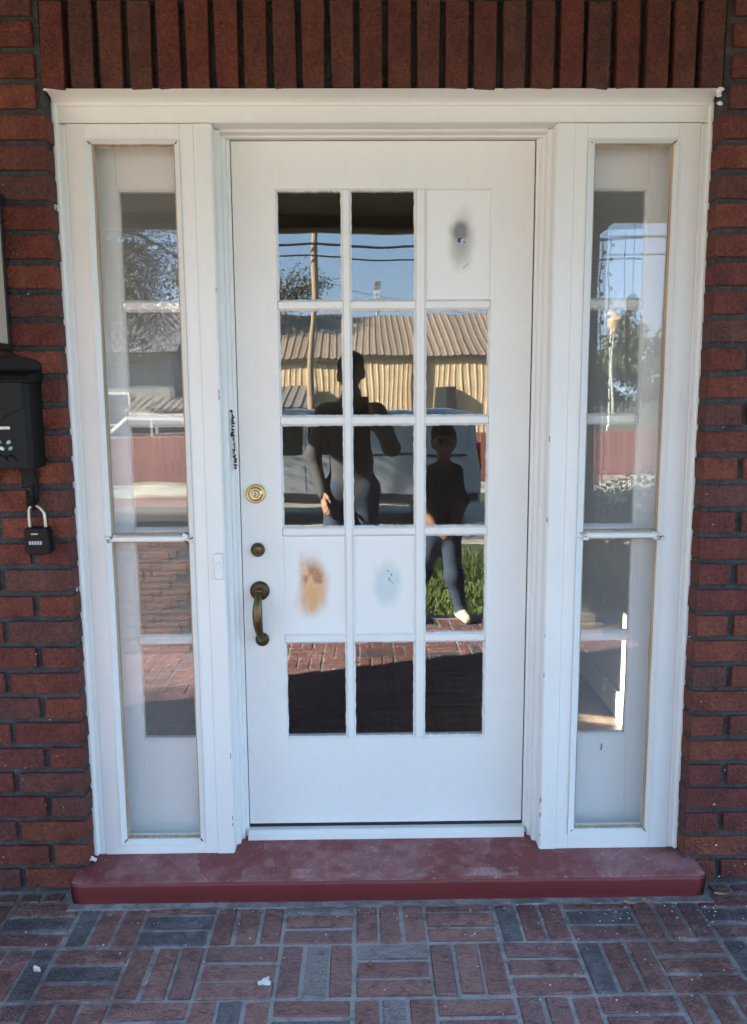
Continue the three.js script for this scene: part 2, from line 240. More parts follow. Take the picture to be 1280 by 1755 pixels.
// ------------------------------------------------------------------ front door
const ROWS = [0, 1, 2, 3, 4].map((k) => [2.034 - 0.3533 * k - 0.3185, 2.034 - 0.3533 * k]);
const COLS = [[-0.322, -0.131], [-0.098, 0.093], [0.132, 0.323]];
const LIP = 0.0055, GZ = -0.0125;
const door = thing('front_door', 'white wooden front door with fifteen lights, three of them painted over', 'door', [0, 0, 0]);
const D = (n, g, m = M.paint) => part(door, n, g, m);
{
  const t = -0.045, a = COLS[0][0] - LIP, b = COLS[2][1] + LIP, top = ROWS[0][1] + LIP, bot = ROWS[4][0] - LIP;
  D('stile', cbox(-0.4565, a, 0, 2.1755, t, 0, 0.0006)); D('stile', cbox(b, 0.4565, 0, 2.1755, t, 0, 0.0006));
  D('top_rail', cbox(a, b, top, 2.1755, t, -0.0003, 0.0002)); D('bottom_rail', cbox(a, b, 0, bot, t, -0.0003, 0.0002));
  for (let c = 0; c < 2; c++) D('muntin', cbox(COLS[c][1] + LIP, COLS[c + 1][0] - LIP, bot, top, -0.03, -0.001, 0.003));
  for (let r = 0; r < 4; r++) for (let c = 0; c < 3; c++) D('muntin', cbox(COLS[c][0] - LIP, COLS[c][1] + LIP, ROWS[r + 1][1] + LIP, ROWS[r][0] - LIP, -0.03, -0.0016, 0.003));
  D('gap_shade_strip', cbox(-0.456, 0.456, -0.0125, 0.0, t, -0.0015, 0.0005), M.blackPlain);  // shade of the gap under the door, put in as a black strip
  
}
const coat = (seed, fn) => { const t = tex(256, 384, (u, v) => fn(u, v, fbm(u, v, 7, 4), fbm(u, v, 40, 3)), true); t.wrapS = t.wrapT = THREE.ClampToEdgeWrapping; return new THREE.MeshStandardMaterial({ map: t, roughness: 0.4, bumpMap: T.paintBump, bumpScale: 0.0003 }); };
const mixc = (a, b, k) => a.map((v, i) => v + (b[i] - v) * k), sm = (a, b, x) => { const t = Math.min(1, Math.max(0, (x - a) / (b - a))); return t * t * (3 - 2 * t); };
const WHITE = [0.79, 0.79, 0.775];
const PAINTED = {
  '0,2': coat(1, (u, v, n, f) => { // grey smear round a scratched spot
    const d = Math.hypot((u - 0.56 - (v - 0.6) * 0.06) / 0.25, (v - 0.55) / 0.33) + 0.25 * (n - 0.5), k = 0.62 * (1 - sm(0.1, 1.1, d)) * (0.95 + 0.1 * f), e = Math.hypot((u - 0.52) / 0.19, (v - 0.64) / 0.12) + 0.3 * (n - 0.5);
    let c = mixc(WHITE, [0.13, 0.13, 0.135], Math.min(0.9, k + 0.6 * (1 - sm(0.2, 1.1, e))));
    const q = Math.hypot((u - 0.565 + 0.03 * Math.sin(v * 60)) / 0.085, (v - 0.545) / 0.035); if (q + (n - 0.5) * 0.7 < 0.85) c = f > 0.52 ? [0.42, 0.52, 0.66] : [0.03, 0.035, 0.06];
    if (Math.abs(u - 0.62 - 0.05 * Math.sin(v * 40)) < 0.012 && v > 0.29 && v < 0.34) c = [0.42, 0.46, 0.52]; return c;
  }),
  '3,0': coat(2, (u, v, n, f) => { // orange stain
    const d = Math.pow(Math.pow(Math.abs(u - 0.45 + 0.03 * Math.sin(v * 9)) / 0.30, 2.4) + Math.pow(Math.abs(v - 0.49) / 0.38, 2.4), 1 / 2.4) + 0.4 * (n - 0.5), k = (1 - sm(0.4, 1.05, d)) * (0.75 + 0.9 * Math.abs(n - 0.45) + 0.1 * f);
    return mixc(WHITE, mixc([0.70, 0.36, 0.14], [0.42, 0.17, 0.06], sm(0.5, 0.72, n)), Math.min(0.92, k));
  }),
  '3,1': coat(3, (u, v, n, f) => { // faint blue-grey stain with a dark scratch
    const d = Math.hypot((u - 0.55) / 0.32, (v - 0.52) / 0.3) + 0.3 * (n - 0.5); let c = mixc(WHITE, [0.46, 0.56, 0.60], 0.62 * (1 - sm(0.35, 1, d)) * (0.85 + 0.3 * f));
    const y = v - 0.58, l = Math.abs(u - 0.60 - 0.25 * -y - 0.025 * Math.sin(y * 70)); if (l < 0.011 && Math.abs(y) < 0.07 && f > 0.42) c = [0.2, 0.22, 0.24]; return c;
  }),
};
for (let r = 0; r < 5; r++) for (let c = 0; c < 3; c++) {
  const [x0, x1] = COLS[c], [y0, y1] = ROWS[r], painted = PAINTED[`${r},${c}`];
  for (const g of frameSides([x0 - LIP, x1 + LIP, y0 - LIP, y1 + LIP], [x0, x1, y0, y1], -0.002, -0.0105, -0.03, painted ? 4 : 22, painted ? 0.0003 : 0.0013)) D('glazing_bead', g);
  if (painted) { const g = new THREE.BoxGeometry(x1 - x0 + 0.008, y1 - y0 + 0.008, 0.006).toNonIndexed().translate((x0 + x1) / 2, (y0 + y1) / 2, GZ); D('painted_pane', g, painted); }
  else D('pane', pane(x0 - 0.004, x1 + 0.004, y0 - 0.004, y1 + 0.004, GZ, rr(-0.0013, 0.0013), rr(-0.0013, 0.0013)), M.glass);
}
{ // locks and handle
  const X = -0.4085;
  const bolt = D('deadbolt', lathe([[0.0, 0], [0.031, 0], [0.031, 0.006], [0.029, 0.010], [0.0265, 0.0105], [0.0255, 0.008], [0.022, 0.009], [0.0205, 0.014], [0.014, 0.0155], [0.0135, 0.012], [0, 0.012]], X, 1.1165, 0), M.brass);
  part(bolt, 'key_plug', lathe([[0, 0.011], [0.0115, 0.011], [0.0115, 0.0165], [0.0105, 0.0175], [0, 0.0175]], X, 1.1165, 0, 'z', 20), M.steel);
  part(bolt, 'keyhole', cbox(X - 0.0015, X + 0.0015, 1.110, 1.123, 0.017, 0.0182, 0.0003).rotateZ(0), M.blackPlain);
  const lock = D('cylinder_lock', lathe([[0, 0], [0.0225, 0], [0.0225, 0.007], [0.021, 0.011], [0.018, 0.0125], [0.0165, 0.010], [0.0, 0.010]], -0.4065, 0.936, 0), M.bronze);
  part(lock, 'key_plug', lathe([[0, 0.009], [0.0125, 0.009], [0.0120, 0.014], [0, 0.0145]], -0.4055, 0.9365, 0, 'z', 20), M.bronzeWorn);
  part(lock, 'keyhole', cbox(-0.4073, -0.4045, 0.930, 0.9425, 0.0135, 0.0152, 0.0003), M.blackPlain);
  const rose = D('handle_rose', lathe([[0, 0], [0.0315, 0], [0.0315, 0.005], [0.0295, 0.010], [0.024, 0.013], [0.017, 0.0145], [0, 0.016]], -0.4035, 0.8015, 0), M.bronze);
  part(rose, 'thumb_latch', cbox(-0.4155, -0.3915, 0.801, 0.813, 0.012, 0.030, 0.004), M.bronzeWorn);
  const hp = []; for (let i = 0; i <= 14; i++) { const t = i / 14; hp.push([-0.4045 + 0.004 * t - 0.004 * Math.sin(t * Math.PI), 0.797 - 0.158 * t, 0.014 + 0.040 * Math.pow(Math.sin(Math.PI * Math.min(1, 0.12 + t * 0.88)), 0.8)]); }
  const grip = []; { const n = 12, o = []; const ring = hp.map((p, i) => { const t = i / 14, r = 0.0075 + 0.0065 * Math.sin(Math.PI * Math.pow(t, 0.8)) , a = hp[Math.max(0, i - 1)], b = hp[Math.min(14, i + 1)], ty = b[1] - a[1], tz = b[2] - a[2], l = Math.hypot(ty, tz); return [...Array(n)].map((_, k) => { const w = k / n * 2 * Math.PI; return [p[0] + r * 1.15 * Math.cos(w), p[1] - r * 0.8 * Math.sin(w) * tz / l, p[2] + r * 0.8 * Math.sin(w) * ty / l]; }); });
    for (let i = 0; i < 14; i++) for (let k = 0; k < n; k++) quad(o, ring[i][k], ring[i + 1][k], ring[i + 1][(k + 1) % n], ring[i][(k + 1) % n]); D('handle_grip', smooth(rawGeo(o)), M.bronzeWorn); }
  D('handle_foot', lathe([[0, 0], [0.0225, 0], [0.0225, 0.004], [0.0205, 0.011], [0.014, 0.016], [0, 0.018]], -0.3995, 0.640, 0), M.bronze);
}

// ------------------------------------------------------------------ sidelights behind their storm glass
for (const key of ['L', 'R']) {
  const s = SL[key], S = key === 'L' ? 'beside the locks' : 'on the hinge side', sg = key === 'L' ? -1 : 1;
  const light = thing('sidelight', key === 'L' ? 'narrow white sidelight sash behind storm glass next to the door locks' : 'narrow white sidelight sash behind storm glass, white hall wall seen through it', 'window', [(s.inner[0] + s.inner[1]) / 2, STEP, -0.02], 'sidelights');
  const [a, b] = s.inner, t = -0.04, lo = Math.min(sg * 0.883, sg * 0.515), hi = Math.max(sg * 0.883, sg * 0.515), top = ROWS[0][1] + LIP, bot = ROWS[4][0] - LIP;
  part(light, 'stile', cbox(lo, a - LIP, STEP + 0.002, 2.19, t, 0), M.paint); part(light, 'stile', cbox(b + LIP, hi, STEP + 0.002, 2.19, t, 0), M.paint);
  part(light, 'top_rail', cbox(a - LIP, b + LIP, top, 2.19, t, -0.0003), M.paint); part(light, 'bottom_panel', cbox(a - LIP, b + LIP, STEP + 0.002, bot, t, -0.0003), M.paint);
  part(light, 'base_bead', cbox(lo, hi, STEP + 0.002, -0.015, 0, 0.012, 0.003), M.paint);
  for (let r = 0; r < 5; r++) {
    const [y0, y1] = ROWS[r]; if (r < 4) part(light, 'muntin', cbox(a - LIP, b + LIP, ROWS[r + 1][1] + LIP, y0 - LIP, -0.03, -0.001, 0.003), M.paint);
    for (const g of frameSides([a - LIP, b + LIP, y0 - LIP, y1 + LIP], [a, b, y0, y1], -0.002, -0.0105, -0.03, 14, 0.001)) part(light, 'glazing_bead', g, M.paint);
    part(light, 'pane', pane(a - 0.004, b + 0.004, y0 - 0.004, y1 + 0.004, GZ, rr(-0.0015, 0.0015), rr(-0.0015, 0.0015)), M.glass);
  }
  const storm = thing('storm_window', key === 'L' ? 'white storm window with bare wood edges and cracked crossbar next to the doorbell' : 'white storm window with bare wood edges and cracked crossbar on the side away from the locks', 'storm window', [(s.out[0] + s.out[1]) / 2, STEP, 0.07], 'storm windows');
  const W = (n, g, m = M.paint) => part(storm, n, g, m), [o0, o1] = s.out, [b0, b1] = s.bead, by = s.y0, bt = 2.1475, [g0, g1] = s.glass, gb = by + 0.012, gt = 2.136;
  W('stile', cbox(o0, b0, STEP, 2.1905, 0.055, CZ - 0.001, 0.0015)); W('stile', cbox(b1, o1, STEP, 2.1905, 0.055, CZ - 0.001, 0.0015));
  W('rail', cbox(b0, b1, bt, 2.1905, 0.055, CZ - 0.0014, 0.0015)); W('rail', cbox(b0, b1, STEP, by, 0.055, CZ - 0.0014, 0.0015));
  const w = 0.005; for (const g of frameSides([b0, b1, by, bt], [g0 - w, g1 + w, gb - w * 0.6, gt + w * 0.6], CZ + 0.0035, CZ - 0.012, 0.06, 18, 0.0006)) W('bead', g);
  for (const g of frameSides([g0 - w + 0.0004, g1 + w - 0.0004, gb - w * 0.6, gt + w * 0.6], [g0, g1, gb, gt], CZ - 0.016, CZ - 0.021, 0.079, 26, 0.001)) W('bare_wood_strip', g, M.rawWood);
  const yc = 0.9905; W('crossbar', cbox(g0 - 0.004, g1 + 0.004, yc - 0.0085, yc + 0.0085, 0.066, CZ - 0.004, 0.004)); W('crossbar_strip', cbox(g0, g1, yc - 0.0145, yc + 0.0145, 0.064, 0.084, 0.001), M.rawWood);
  for (const e of [g0 - 0.004, g1 + 0.004]) for (let i = 0; i < 5; i++) W('cracked_putty', boxUV(chamfer(rr(0.008, 0.022), rr(0.004, 0.010), rr(0.004, 0.009), 0.0015, 0.003).rotateZ(rr(-0.5, 0.5)).translate(e + rr(-0.018, 0.018), yc + rr(-0.012, 0.012), CZ - 0.002 + rr(-0.004, 0.004))));
  const tilt = key === 'L' ? [0.0008, -0.0022] : [-0.0022, 0.0030];
  W('pane', pane(g0 - 0.003, g1 + 0.003, yc + 0.008, gt + 0.003, 0.082, ...tilt, 0.00005), M.stormGlass); W('pane', pane(g0 - 0.003, g1 + 0.003, gb - 0.003, yc - 0.008, 0.082, -tilt[0], -tilt[1] * 0.5, 0.00005), M.stormGlass);
  for (const e of [g0 - 0.006, g1 + 0.006]) for (let i = 0; i < 3; i++) W('putty_crack', boxUV(chamfer(rr(0.006, 0.016), 0.0022, 0.003, 0.0005, 0.0006).rotateZ(rr(-0.7, 0.7)).translate(e + rr(-0.008, 0.008), yc + rr(-0.012, 0.012), CZ + 0.002)), M.rust);
  for (const [cx, cy] of [[b0 + 0.008, bt - 0.006], [b1 - 0.008, bt - 0.006], [b0 + 0.01, by + 0.006], [b1 - 0.01, by + 0.006]]) W('open_mitre', cbox(cx - 0.0075, cx + 0.0075, cy - 0.0009, cy + 0.0009, CZ - 0.012, CZ - 0.003, 0.0003).translate(-cx, -cy, 0).rotateZ((cx < (b0 + b1) / 2 ? 1 : -1) * (cy > 1 ? -0.7 : 0.7)).translate(cx, cy, 0.0005), M.rust);
}
// dead insect and specks on the far sidelight's lower panel
{ const bug = solo('dead_insect', mergeGeometries([tube([[0.7175, 0.268, 0.004], [0.7195, 0.259, 0.005], [0.7165, 0.248, 0.004]], 0.0018, 6, 8), tube([[0.7195, 0.267, 0.003], [0.7235, 0.271, 0.004]], 0.0009, 5, 3), tube([[0.7185, 0.255, 0.003], [0.7145, 0.257, 0.004]], 0.0009, 5, 3)].map((g) => (g.deleteAttribute('uv'), g))), M.blackPlain, 'tiny black insect stuck on the white sidelight panel below the lowest light', 'insect'); }

// ------------------------------------------------------------------ small things on the frame and the wall
{
  const bell = thing('doorbell', 'small white rectangular doorbell on the mullion beside the door', 'doorbell', [-0.512, 0.9066, CZ]);
  part(bell, 'housing', cbox(-0.5255, -0.4985, 0.866, 0.947, CZ + 0.0005, CZ + 0.012, 0.003), M.white); part(bell, 'button', cbox(-0.5175, -0.5065, 0.892, 0.921, CZ + 0.011, CZ + 0.0155, 0.0025), M.paint);
  const strip = thing('torn_weatherstrip', 'torn dark strip of old weatherstripping on the jamb above the brass deadbolt', 'weatherstrip', [-0.468, 1.2, 0.03]);
  for (let i = 0; i < 20; i++) { const y = 1.200 + 0.176 * i / 19, dense = i < 4 || i > 10; part(strip, 'torn_piece', boxUV(chamfer(dense ? rr(0.005, 0.009) : rr(0.002, 0.005), rr(0.005, 0.010), 0.006, 0.001, 0.0022).rotateZ(rr(-0.8, 0.8)).translate(-0.4655 - 0.0075 * (i / 19) + rr(-0.0025, 0.0025), y, 0.0275)), i < 3 ? M.rust : M.blackPlain); }

  const box = thing('wall_mailbox', 'black ornate metal mailbox on the brick wall under the lantern', 'mailbox', [-1.06, 1.22, FACE]);
  const bx = (n, g, m = M.black) => part(box, n, g, m), XL = -1.145, XR = -0.975, ZF = 0.285;
  bx('body', prismY([[XL, FACE - 0.002], [XR, FACE - 0.002], [XR, ZF - 0.012], [XR - 0.012, ZF], [XL + 0.012, ZF], [XL, ZF - 0.012]], 1.222, 1.462, 0.004));
  const back = new THREE.Shape(); back.moveTo(XL - 0.004, 1.46); back.lineTo(XR + 0.004, 1.46); back.lineTo(XR + 0.004, 1.515); back.bezierCurveTo(XR - 0.01, 1.535, XR - 0.04, 1.526, -1.04, 1.541); back.quadraticCurveTo(-1.05, 1.545, -1.06, 1.556); back.quadraticCurveTo(-1.07, 1.545, -1.08, 1.541); back.bezierCurveTo(XL + 0.04, 1.526, XL + 0.01, 1.535, XL - 0.004, 1.515); back.closePath();
  bx('back_plate', prismZ(back, FACE - 0.001, FACE + 0.009, 0.002));
  const lid = bx('lid', prismX([[FACE, 1.462], [ZF + 0.008, 1.462], [ZF + 0.012, 1.468], [ZF + 0.004, 1.479], [FACE + 0.03, 1.494], [FACE, 1.496]], XL - 0.006, XR + 0.006, 0.002)); part(lid, 'rim', cbox(XL - 0.006, XR + 0.006, 1.496, 1.502, FACE + 0.009, FACE + 0.02, 0.002), M.black);
  const flap = new THREE.Shape(); flap.moveTo(XL + 0.012, 1.462); flap.lineTo(XR - 0.012, 1.462); flap.lineTo(XR - 0.012, 1.395); flap.bezierCurveTo(XR - 0.03, 1.375, -1.03, 1.385, -1.04, 1.365); flap.quadraticCurveTo(-1.06, 1.35, -1.08, 1.365); flap.bezierCurveTo(-1.09, 1.385, XL + 0.03, 1.375, XL + 0.012, 1.395); flap.closePath();
  const fl = bx('flap', prismZ(flap, ZF, ZF + 0.004, 0.0012)); part(fl, 'keyhole', lathe([[0, 0], [0.007, 0], [0.007, 0.003], [0.0045, 0.005], [0, 0.004]], -1.06, 1.388, ZF + 0.003, 'z', 16).scale(1, 1, 1), M.blackPlain);
  bx('name_slot', cbox(-1.092, -1.028, 1.3335, 1.3415, ZF + 0.0005, ZF + 0.003, 0.0008), std(0.62, 0.62, 0.58, 0.6));
  const leaf = [std(0.55, 0.6, 0.58, 0.6), std(0.2, 0.33, 0.29, 0.6), std(0.36, 0.40, 0.38, 0.6)];
  for (const [x, y, k] of [[-1.085, 1.300, 2], [-1.06, 1.300, 1], [-1.034, 1.298, 2], [-1.078, 1.283, 1], [-1.054, 1.281, 0], [-1.030, 1.281, 1], [-1.07, 1.266, 2]]) bx('emblem_petal', lathe([[0, 0], [0.009, 0.0005], [0.006, 0.0028], [0, 0.0036]], 0, 0, 0, 'z', 10).scale(1, 0.7, 1).rotateZ(rr(-0.8, 0.8)).translate(x, y, ZF + 0.0005), leaf[k]);
  for (let i = 0; i < 3; i++) bx('emblem_scroll', tube([[-1.095 + i * 0.025, 1.252, ZF], [-1.085 + i * 0.025, 1.262, ZF + 0.003], [-1.072 + i * 0.025, 1.256, ZF + 0.003], [-1.064 + i * 0.025, 1.246, ZF]], 0.002, 6, 10));
  for (const x of [-1.118, -1.002]) bx('newspaper_hook', tube([[x, 1.224, FACE + 0.012], [x, 1.17, FACE + 0.012], [x, 1.128, FACE + 0.02], [x, 1.115, FACE + 0.045], [x, 1.128, FACE + 0.066], [x, 1.142, FACE + 0.06]], 0.0065, 8, 24));
  bx('hook_bar', cbox(-1.045, -1.005, 1.16, 1.224, FACE, FACE + 0.012, 0.003));
  bx('hook_bar', cbox(-1.020, -1.010, 1.094, 1.17, FACE, FACE + 0.016, 0.003));

  const lb = thing('key_lock_box', 'black combination key lock box hanging by its steel shackle from the mailbox', 'lock box', [-1.006, 0.966, FACE]);
  const bodyShape = new THREE.Shape(); bodyShape.moveTo(-1.041, 0.985); bodyShape.quadraticCurveTo(-1.04, 0.968, -1.022, 0.967); bodyShape.lineTo(-0.986, 0.967); bodyShape.quadraticCurveTo(-0.967, 0.968, -0.967, 0.985); bodyShape.lineTo(-0.972, 1.04); bodyShape.quadraticCurveTo(-0.974, 1.047, -0.982, 1.047); bodyShape.lineTo(-1.03, 1.047); bodyShape.quadraticCurveTo(-1.038, 1.047, -1.039, 1.04); bodyShape.closePath();
  part(lb, 'body', prismZ(bodyShape, FACE + 0.001, FACE + 0.042, 0.006, 3), M.black);
  part(lb, 'shackle', tube([[-1.029, 1.04, FACE + 0.02], [-1.0295, 1.08, FACE + 0.02], [-1.026, 1.102, FACE + 0.02], [-1.0135, 1.112, FACE + 0.02], [-1.0, 1.106, FACE + 0.02], [-0.987, 1.09, FACE + 0.02], [-0.984, 1.07, FACE + 0.02], [-0.9835, 1.04, FACE + 0.02]], 0.0052, 10, 40), M.steel);
  part(lb, 'release_tab', cbox(-1.018, -0.998, 1.027, 1.0325, FACE + 0.041, FACE + 0.045, 0.001), M.steel);
  for (let i = 0; i < 5; i++) part(lb, 'number_wheel', cbox(-1.0255 + i * 0.0078, -1.0195 + i * 0.0078, 0.998, 1.009, FACE + 0.0405, FACE + 0.0445, 0.001), std(0.42, 0.42, 0.42, 0.5));

  const lan = thing('wall_lantern', 'black framed wall lantern with cream frosted glass above the mailbox', 'lantern', [-1.157, 1.556, FACE]);
  const ln = (n, g, m = M.blackPlain) => part(lan, n, g, m), xl = -1.232, xr = -1.066, z0 = 0.21, z1 = 0.335, ya = 1.556, yb = 1.958;
  for (const [x, z] of [[xl, z0], [xr, z0], [xl, z1], [xr, z1]]) ln('corner_bar', cbox(x - 0.006, x + 0.006, ya, yb, z - 0.006, z + 0.006, 0.002));
  ln('base_plate', cbox(xl - 0.008, xr + 0.008, ya - 0.004, ya + 0.014, z0 - 0.008, z1 + 0.008, 0.003)); ln('roof', prismY([[xl - 0.012, z0 - 0.012], [xr + 0.012, z0 - 0.012], [xr + 0.012, z1 + 0.012], [xl - 0.012, z1 + 0.012]], yb - 0.004, yb + 0.02, 0.006));
  ln('wall_plate', cbox(-1.2, -1.11, 1.68, 1.84, FACE - 0.001, z0 - 0.004, 0.004));
  const frost = std(0.62, 0.54, 0.43, 0.25); for (const g of [cbox(xl + 0.005, xr - 0.005, ya + 0.014, yb - 0.004, z1 - 0.002, z1 + 0.002, 0.0005), cbox(xr - 0.002, xr + 0.002, ya + 0.014, yb - 0.004, z0 + 0.005, z1 - 0.005, 0.0005), cbox(xl - 0.002, xl + 0.002, ya + 0.014, yb - 0.004, z0 + 0.005, z1 - 0.005, 0.0005)]) ln('glass_panel', g, frost);
}

for (const o of scene.children) if (o.name === 'wall_mailbox') o.position.x -= 0.016; else if (o.name === 'key_lock_box') o.position.x -= 0.012;

// ------------------------------------------------------------------ red step, porch bricks
{
  const g = new THREE.BoxGeometry(1.938, 0.0, 0.0);
  const s = new THREE.Shape(), x0 = -0.966, x1 = 0.974, zb = 0.0, zf = 0.268, r = 0.022;
  const st = thing('doorstep', 'dark red painted concrete doorstep with chipped dusty top', 'step', [0, FLOOR, 0.1]);
  // slab with a rounded front edge, finely divided so that the edge can be uneven
  const prof = [[-0.12, STEP - 0.0005]]; for (let i = 0; i <= 14; i++) prof.push([-0.10 + 0.345 * i / 14, STEP]); for (let i = 1; i <= 6; i++) { const a = i / 6 * Math.PI / 2; prof.push([0.249 + 0.018 * Math.sin(a), STEP - 0.014 + 0.014 * Math.cos(a)]); } for (let i = 1; i <= 4; i++) prof.push([0.267 - 0.014 * (i / 4) ** 2, STEP - 0.014 - (0.078 - 0.014) * i / 4]); prof.push([0.253, FLOOR - 0.03]);
  const N = 72, o = [], o2 = [], cols = []; for (let i = 0; i <= N; i++) { const t = i / N, e = Math.min(t, 1 - t) * 1.94, x = x0 + (x1 - x0) * t; const pull = e < 0.03 ? 0.006 * (1 - e / 0.03) ** 2 : 0; cols.push(prof.map(([z, y], k) => { const w = 0.003 * (fbm(t, 0.1 + k * 0.002, 20, 3) - 0.5), dy = k > 0 && k < 16 ? 0.0025 * (fbm(t, z, 8, 3) - 0.5) : 0; return [x, y + dy, z > 0.2 ? z - pull + w * 1.6 : z]; })); }
  for (let i = 0; i < N; i++) for (let k = 0; k + 1 < prof.length; k++) quad(k < 18 ? o : o2, cols[i][k], cols[i][k + 1], cols[i + 1][k + 1], cols[i + 1][k]);
  for (const [c, f] of [[cols[0], 0], [cols[N], 1]]) for (let k = 1; k + 1 < prof.length; k++) { const m = [c[0][0], FLOOR - 0.03, -0.12]; f ? tri(o2, m, c[k + 1], c[k]) : tri(o2, m, c[k], c[k + 1]); }
  const sg = smooth(rawGeo(o)); part(st, 'tread', boxUV(sg), M.step); part(st, 'riser', boxUV(smooth(rawGeo(o2))), new THREE.MeshStandardMaterial({ color: lin(0.185, 0.03, 0.031), map: T.grain, roughness: 0.5, bumpMap: T.gritBump, bumpScale: 0.001 }));
  const edge = []; for (let i = 0; i <= 60; i++) { const x = x0 - 0.01 + (x1 - x0 + 0.03) * i / 60; edge.push([x, 0.268 + 0.012 * fbm(i / 60, 0.3, 24, 3)]); }
  part(st, 'mortar_fillet', prismY([[x0 - 0.012, 0.2], ...edge.map(([x, z]) => [x, z + 0.004]), [x1 + 0.016, 0.2]].reverse(), FLOOR - 0.02, FLOOR + 0.004), M.grout);
}
const slab = struct('porch_floor', boxUV(new THREE.BoxGeometry(5.9, 0.5, 3.05).toNonIndexed().translate(0, FLOOR - 0.2535, 1.53)), M.grout);
{
  const CX = 0.2085, CZr = 0.207, X0 = -0.103, Z0 = 0.238, rest = [[], []], dark = new Set(['0,-3,1', '0,-3,2', '0,-4,0', '1,-5,2', '1,-4,1', '0,2,0', '0,3,1', '1,3,0', '0,5,1', '1,5,0', '2,-2,1', '0,-5,1']), grey = new Set(['1,0,0', '2,0,1', '1,-1,1', '0,-1,0']);
  for (let r = -1; r < 14; r++) for (let m = -13; m < 14; m++) for (let k = 0; k < 3; k++) {
    const cx = X0 + CX * (m + 0.5), cz = Z0 + CZr * (r + 0.5), vert = ((m + r) % 2 + 2) % 2 === 0; if (cx < -2.85 || cx > 2.9 || cz > 2.97) continue;
    const w = vert ? CX / 3 - 0.0105 : CX - 0.012, d = vert ? CZr - 0.012 : CZr / 3 - 0.0105, x = cx + (vert ? (k - 1) * CX / 3 : 0) + rr(-0.002, 0.002), z = cz + (vert ? 0 : (k - 1) * CZr / 3) + rr(-0.002, 0.002);
    if (z - d / 2 < 0.19 && Math.abs(x) < 3) { if (z + d / 2 < 0.22) continue; }
    if (Math.abs(x) < 1.0 && z + d / 2 < 0.285) continue;
    let d2 = d, zc = z; if (Math.abs(x) < 0.99 && z - d / 2 < 0.278) { d2 = z + d / 2 - 0.278; zc = 0.278 + d2 / 2; if (d2 < 0.012) continue; } else if (z - d / 2 < 0.192) { d2 = z + d / 2 - 0.192; zc = 0.192 + d2 / 2; if (d2 < 0.012) continue; }
    const g = boxUV(chamfer(w + rr(-0.003, 0.003), 0.05, d2 + rr(-0.003, 0.003) * (d2 > 0.04 ? 1 : 0), 0.003, 0.0016).rotateY(rr(-0.012, 0.012)).rotateX(rr(-0.006, 0.006))).translate(x, FLOOR - 0.025 + rr(-0.0012, 0.0008), zc); boxUV(g);
    const id = `${r},${m},${k}`, isD = dark.has(id) || (!(r >= 0 && r < 2 && Math.abs(m) < 6) && rnd() < 0.08);
    if (zc < 1.07 && Math.abs(x) < 1.6) { const p = new THREE.Mesh(boxUV(g.translate(0, 0, 0)), isD ? PAVER_DARK : grey.has(id) ? PAVER_GREY : pick(PAVER)); p.name = 'paver'; p.castShadow = p.receiveShadow = true; slab.add(p); }
    else rest[isD ? 1 : 0].push(g);
  }
  rest.forEach((l, i) => { const p = new THREE.Mesh(mergeGeometries(l), i ? PAVER_DARK : PAVER[0]); p.name = i ? 'dark_pavers_far' : 'pavers_far'; p.userData.kind = 'stuff'; p.castShadow = p.receiveShadow = true; slab.add(p); });
}
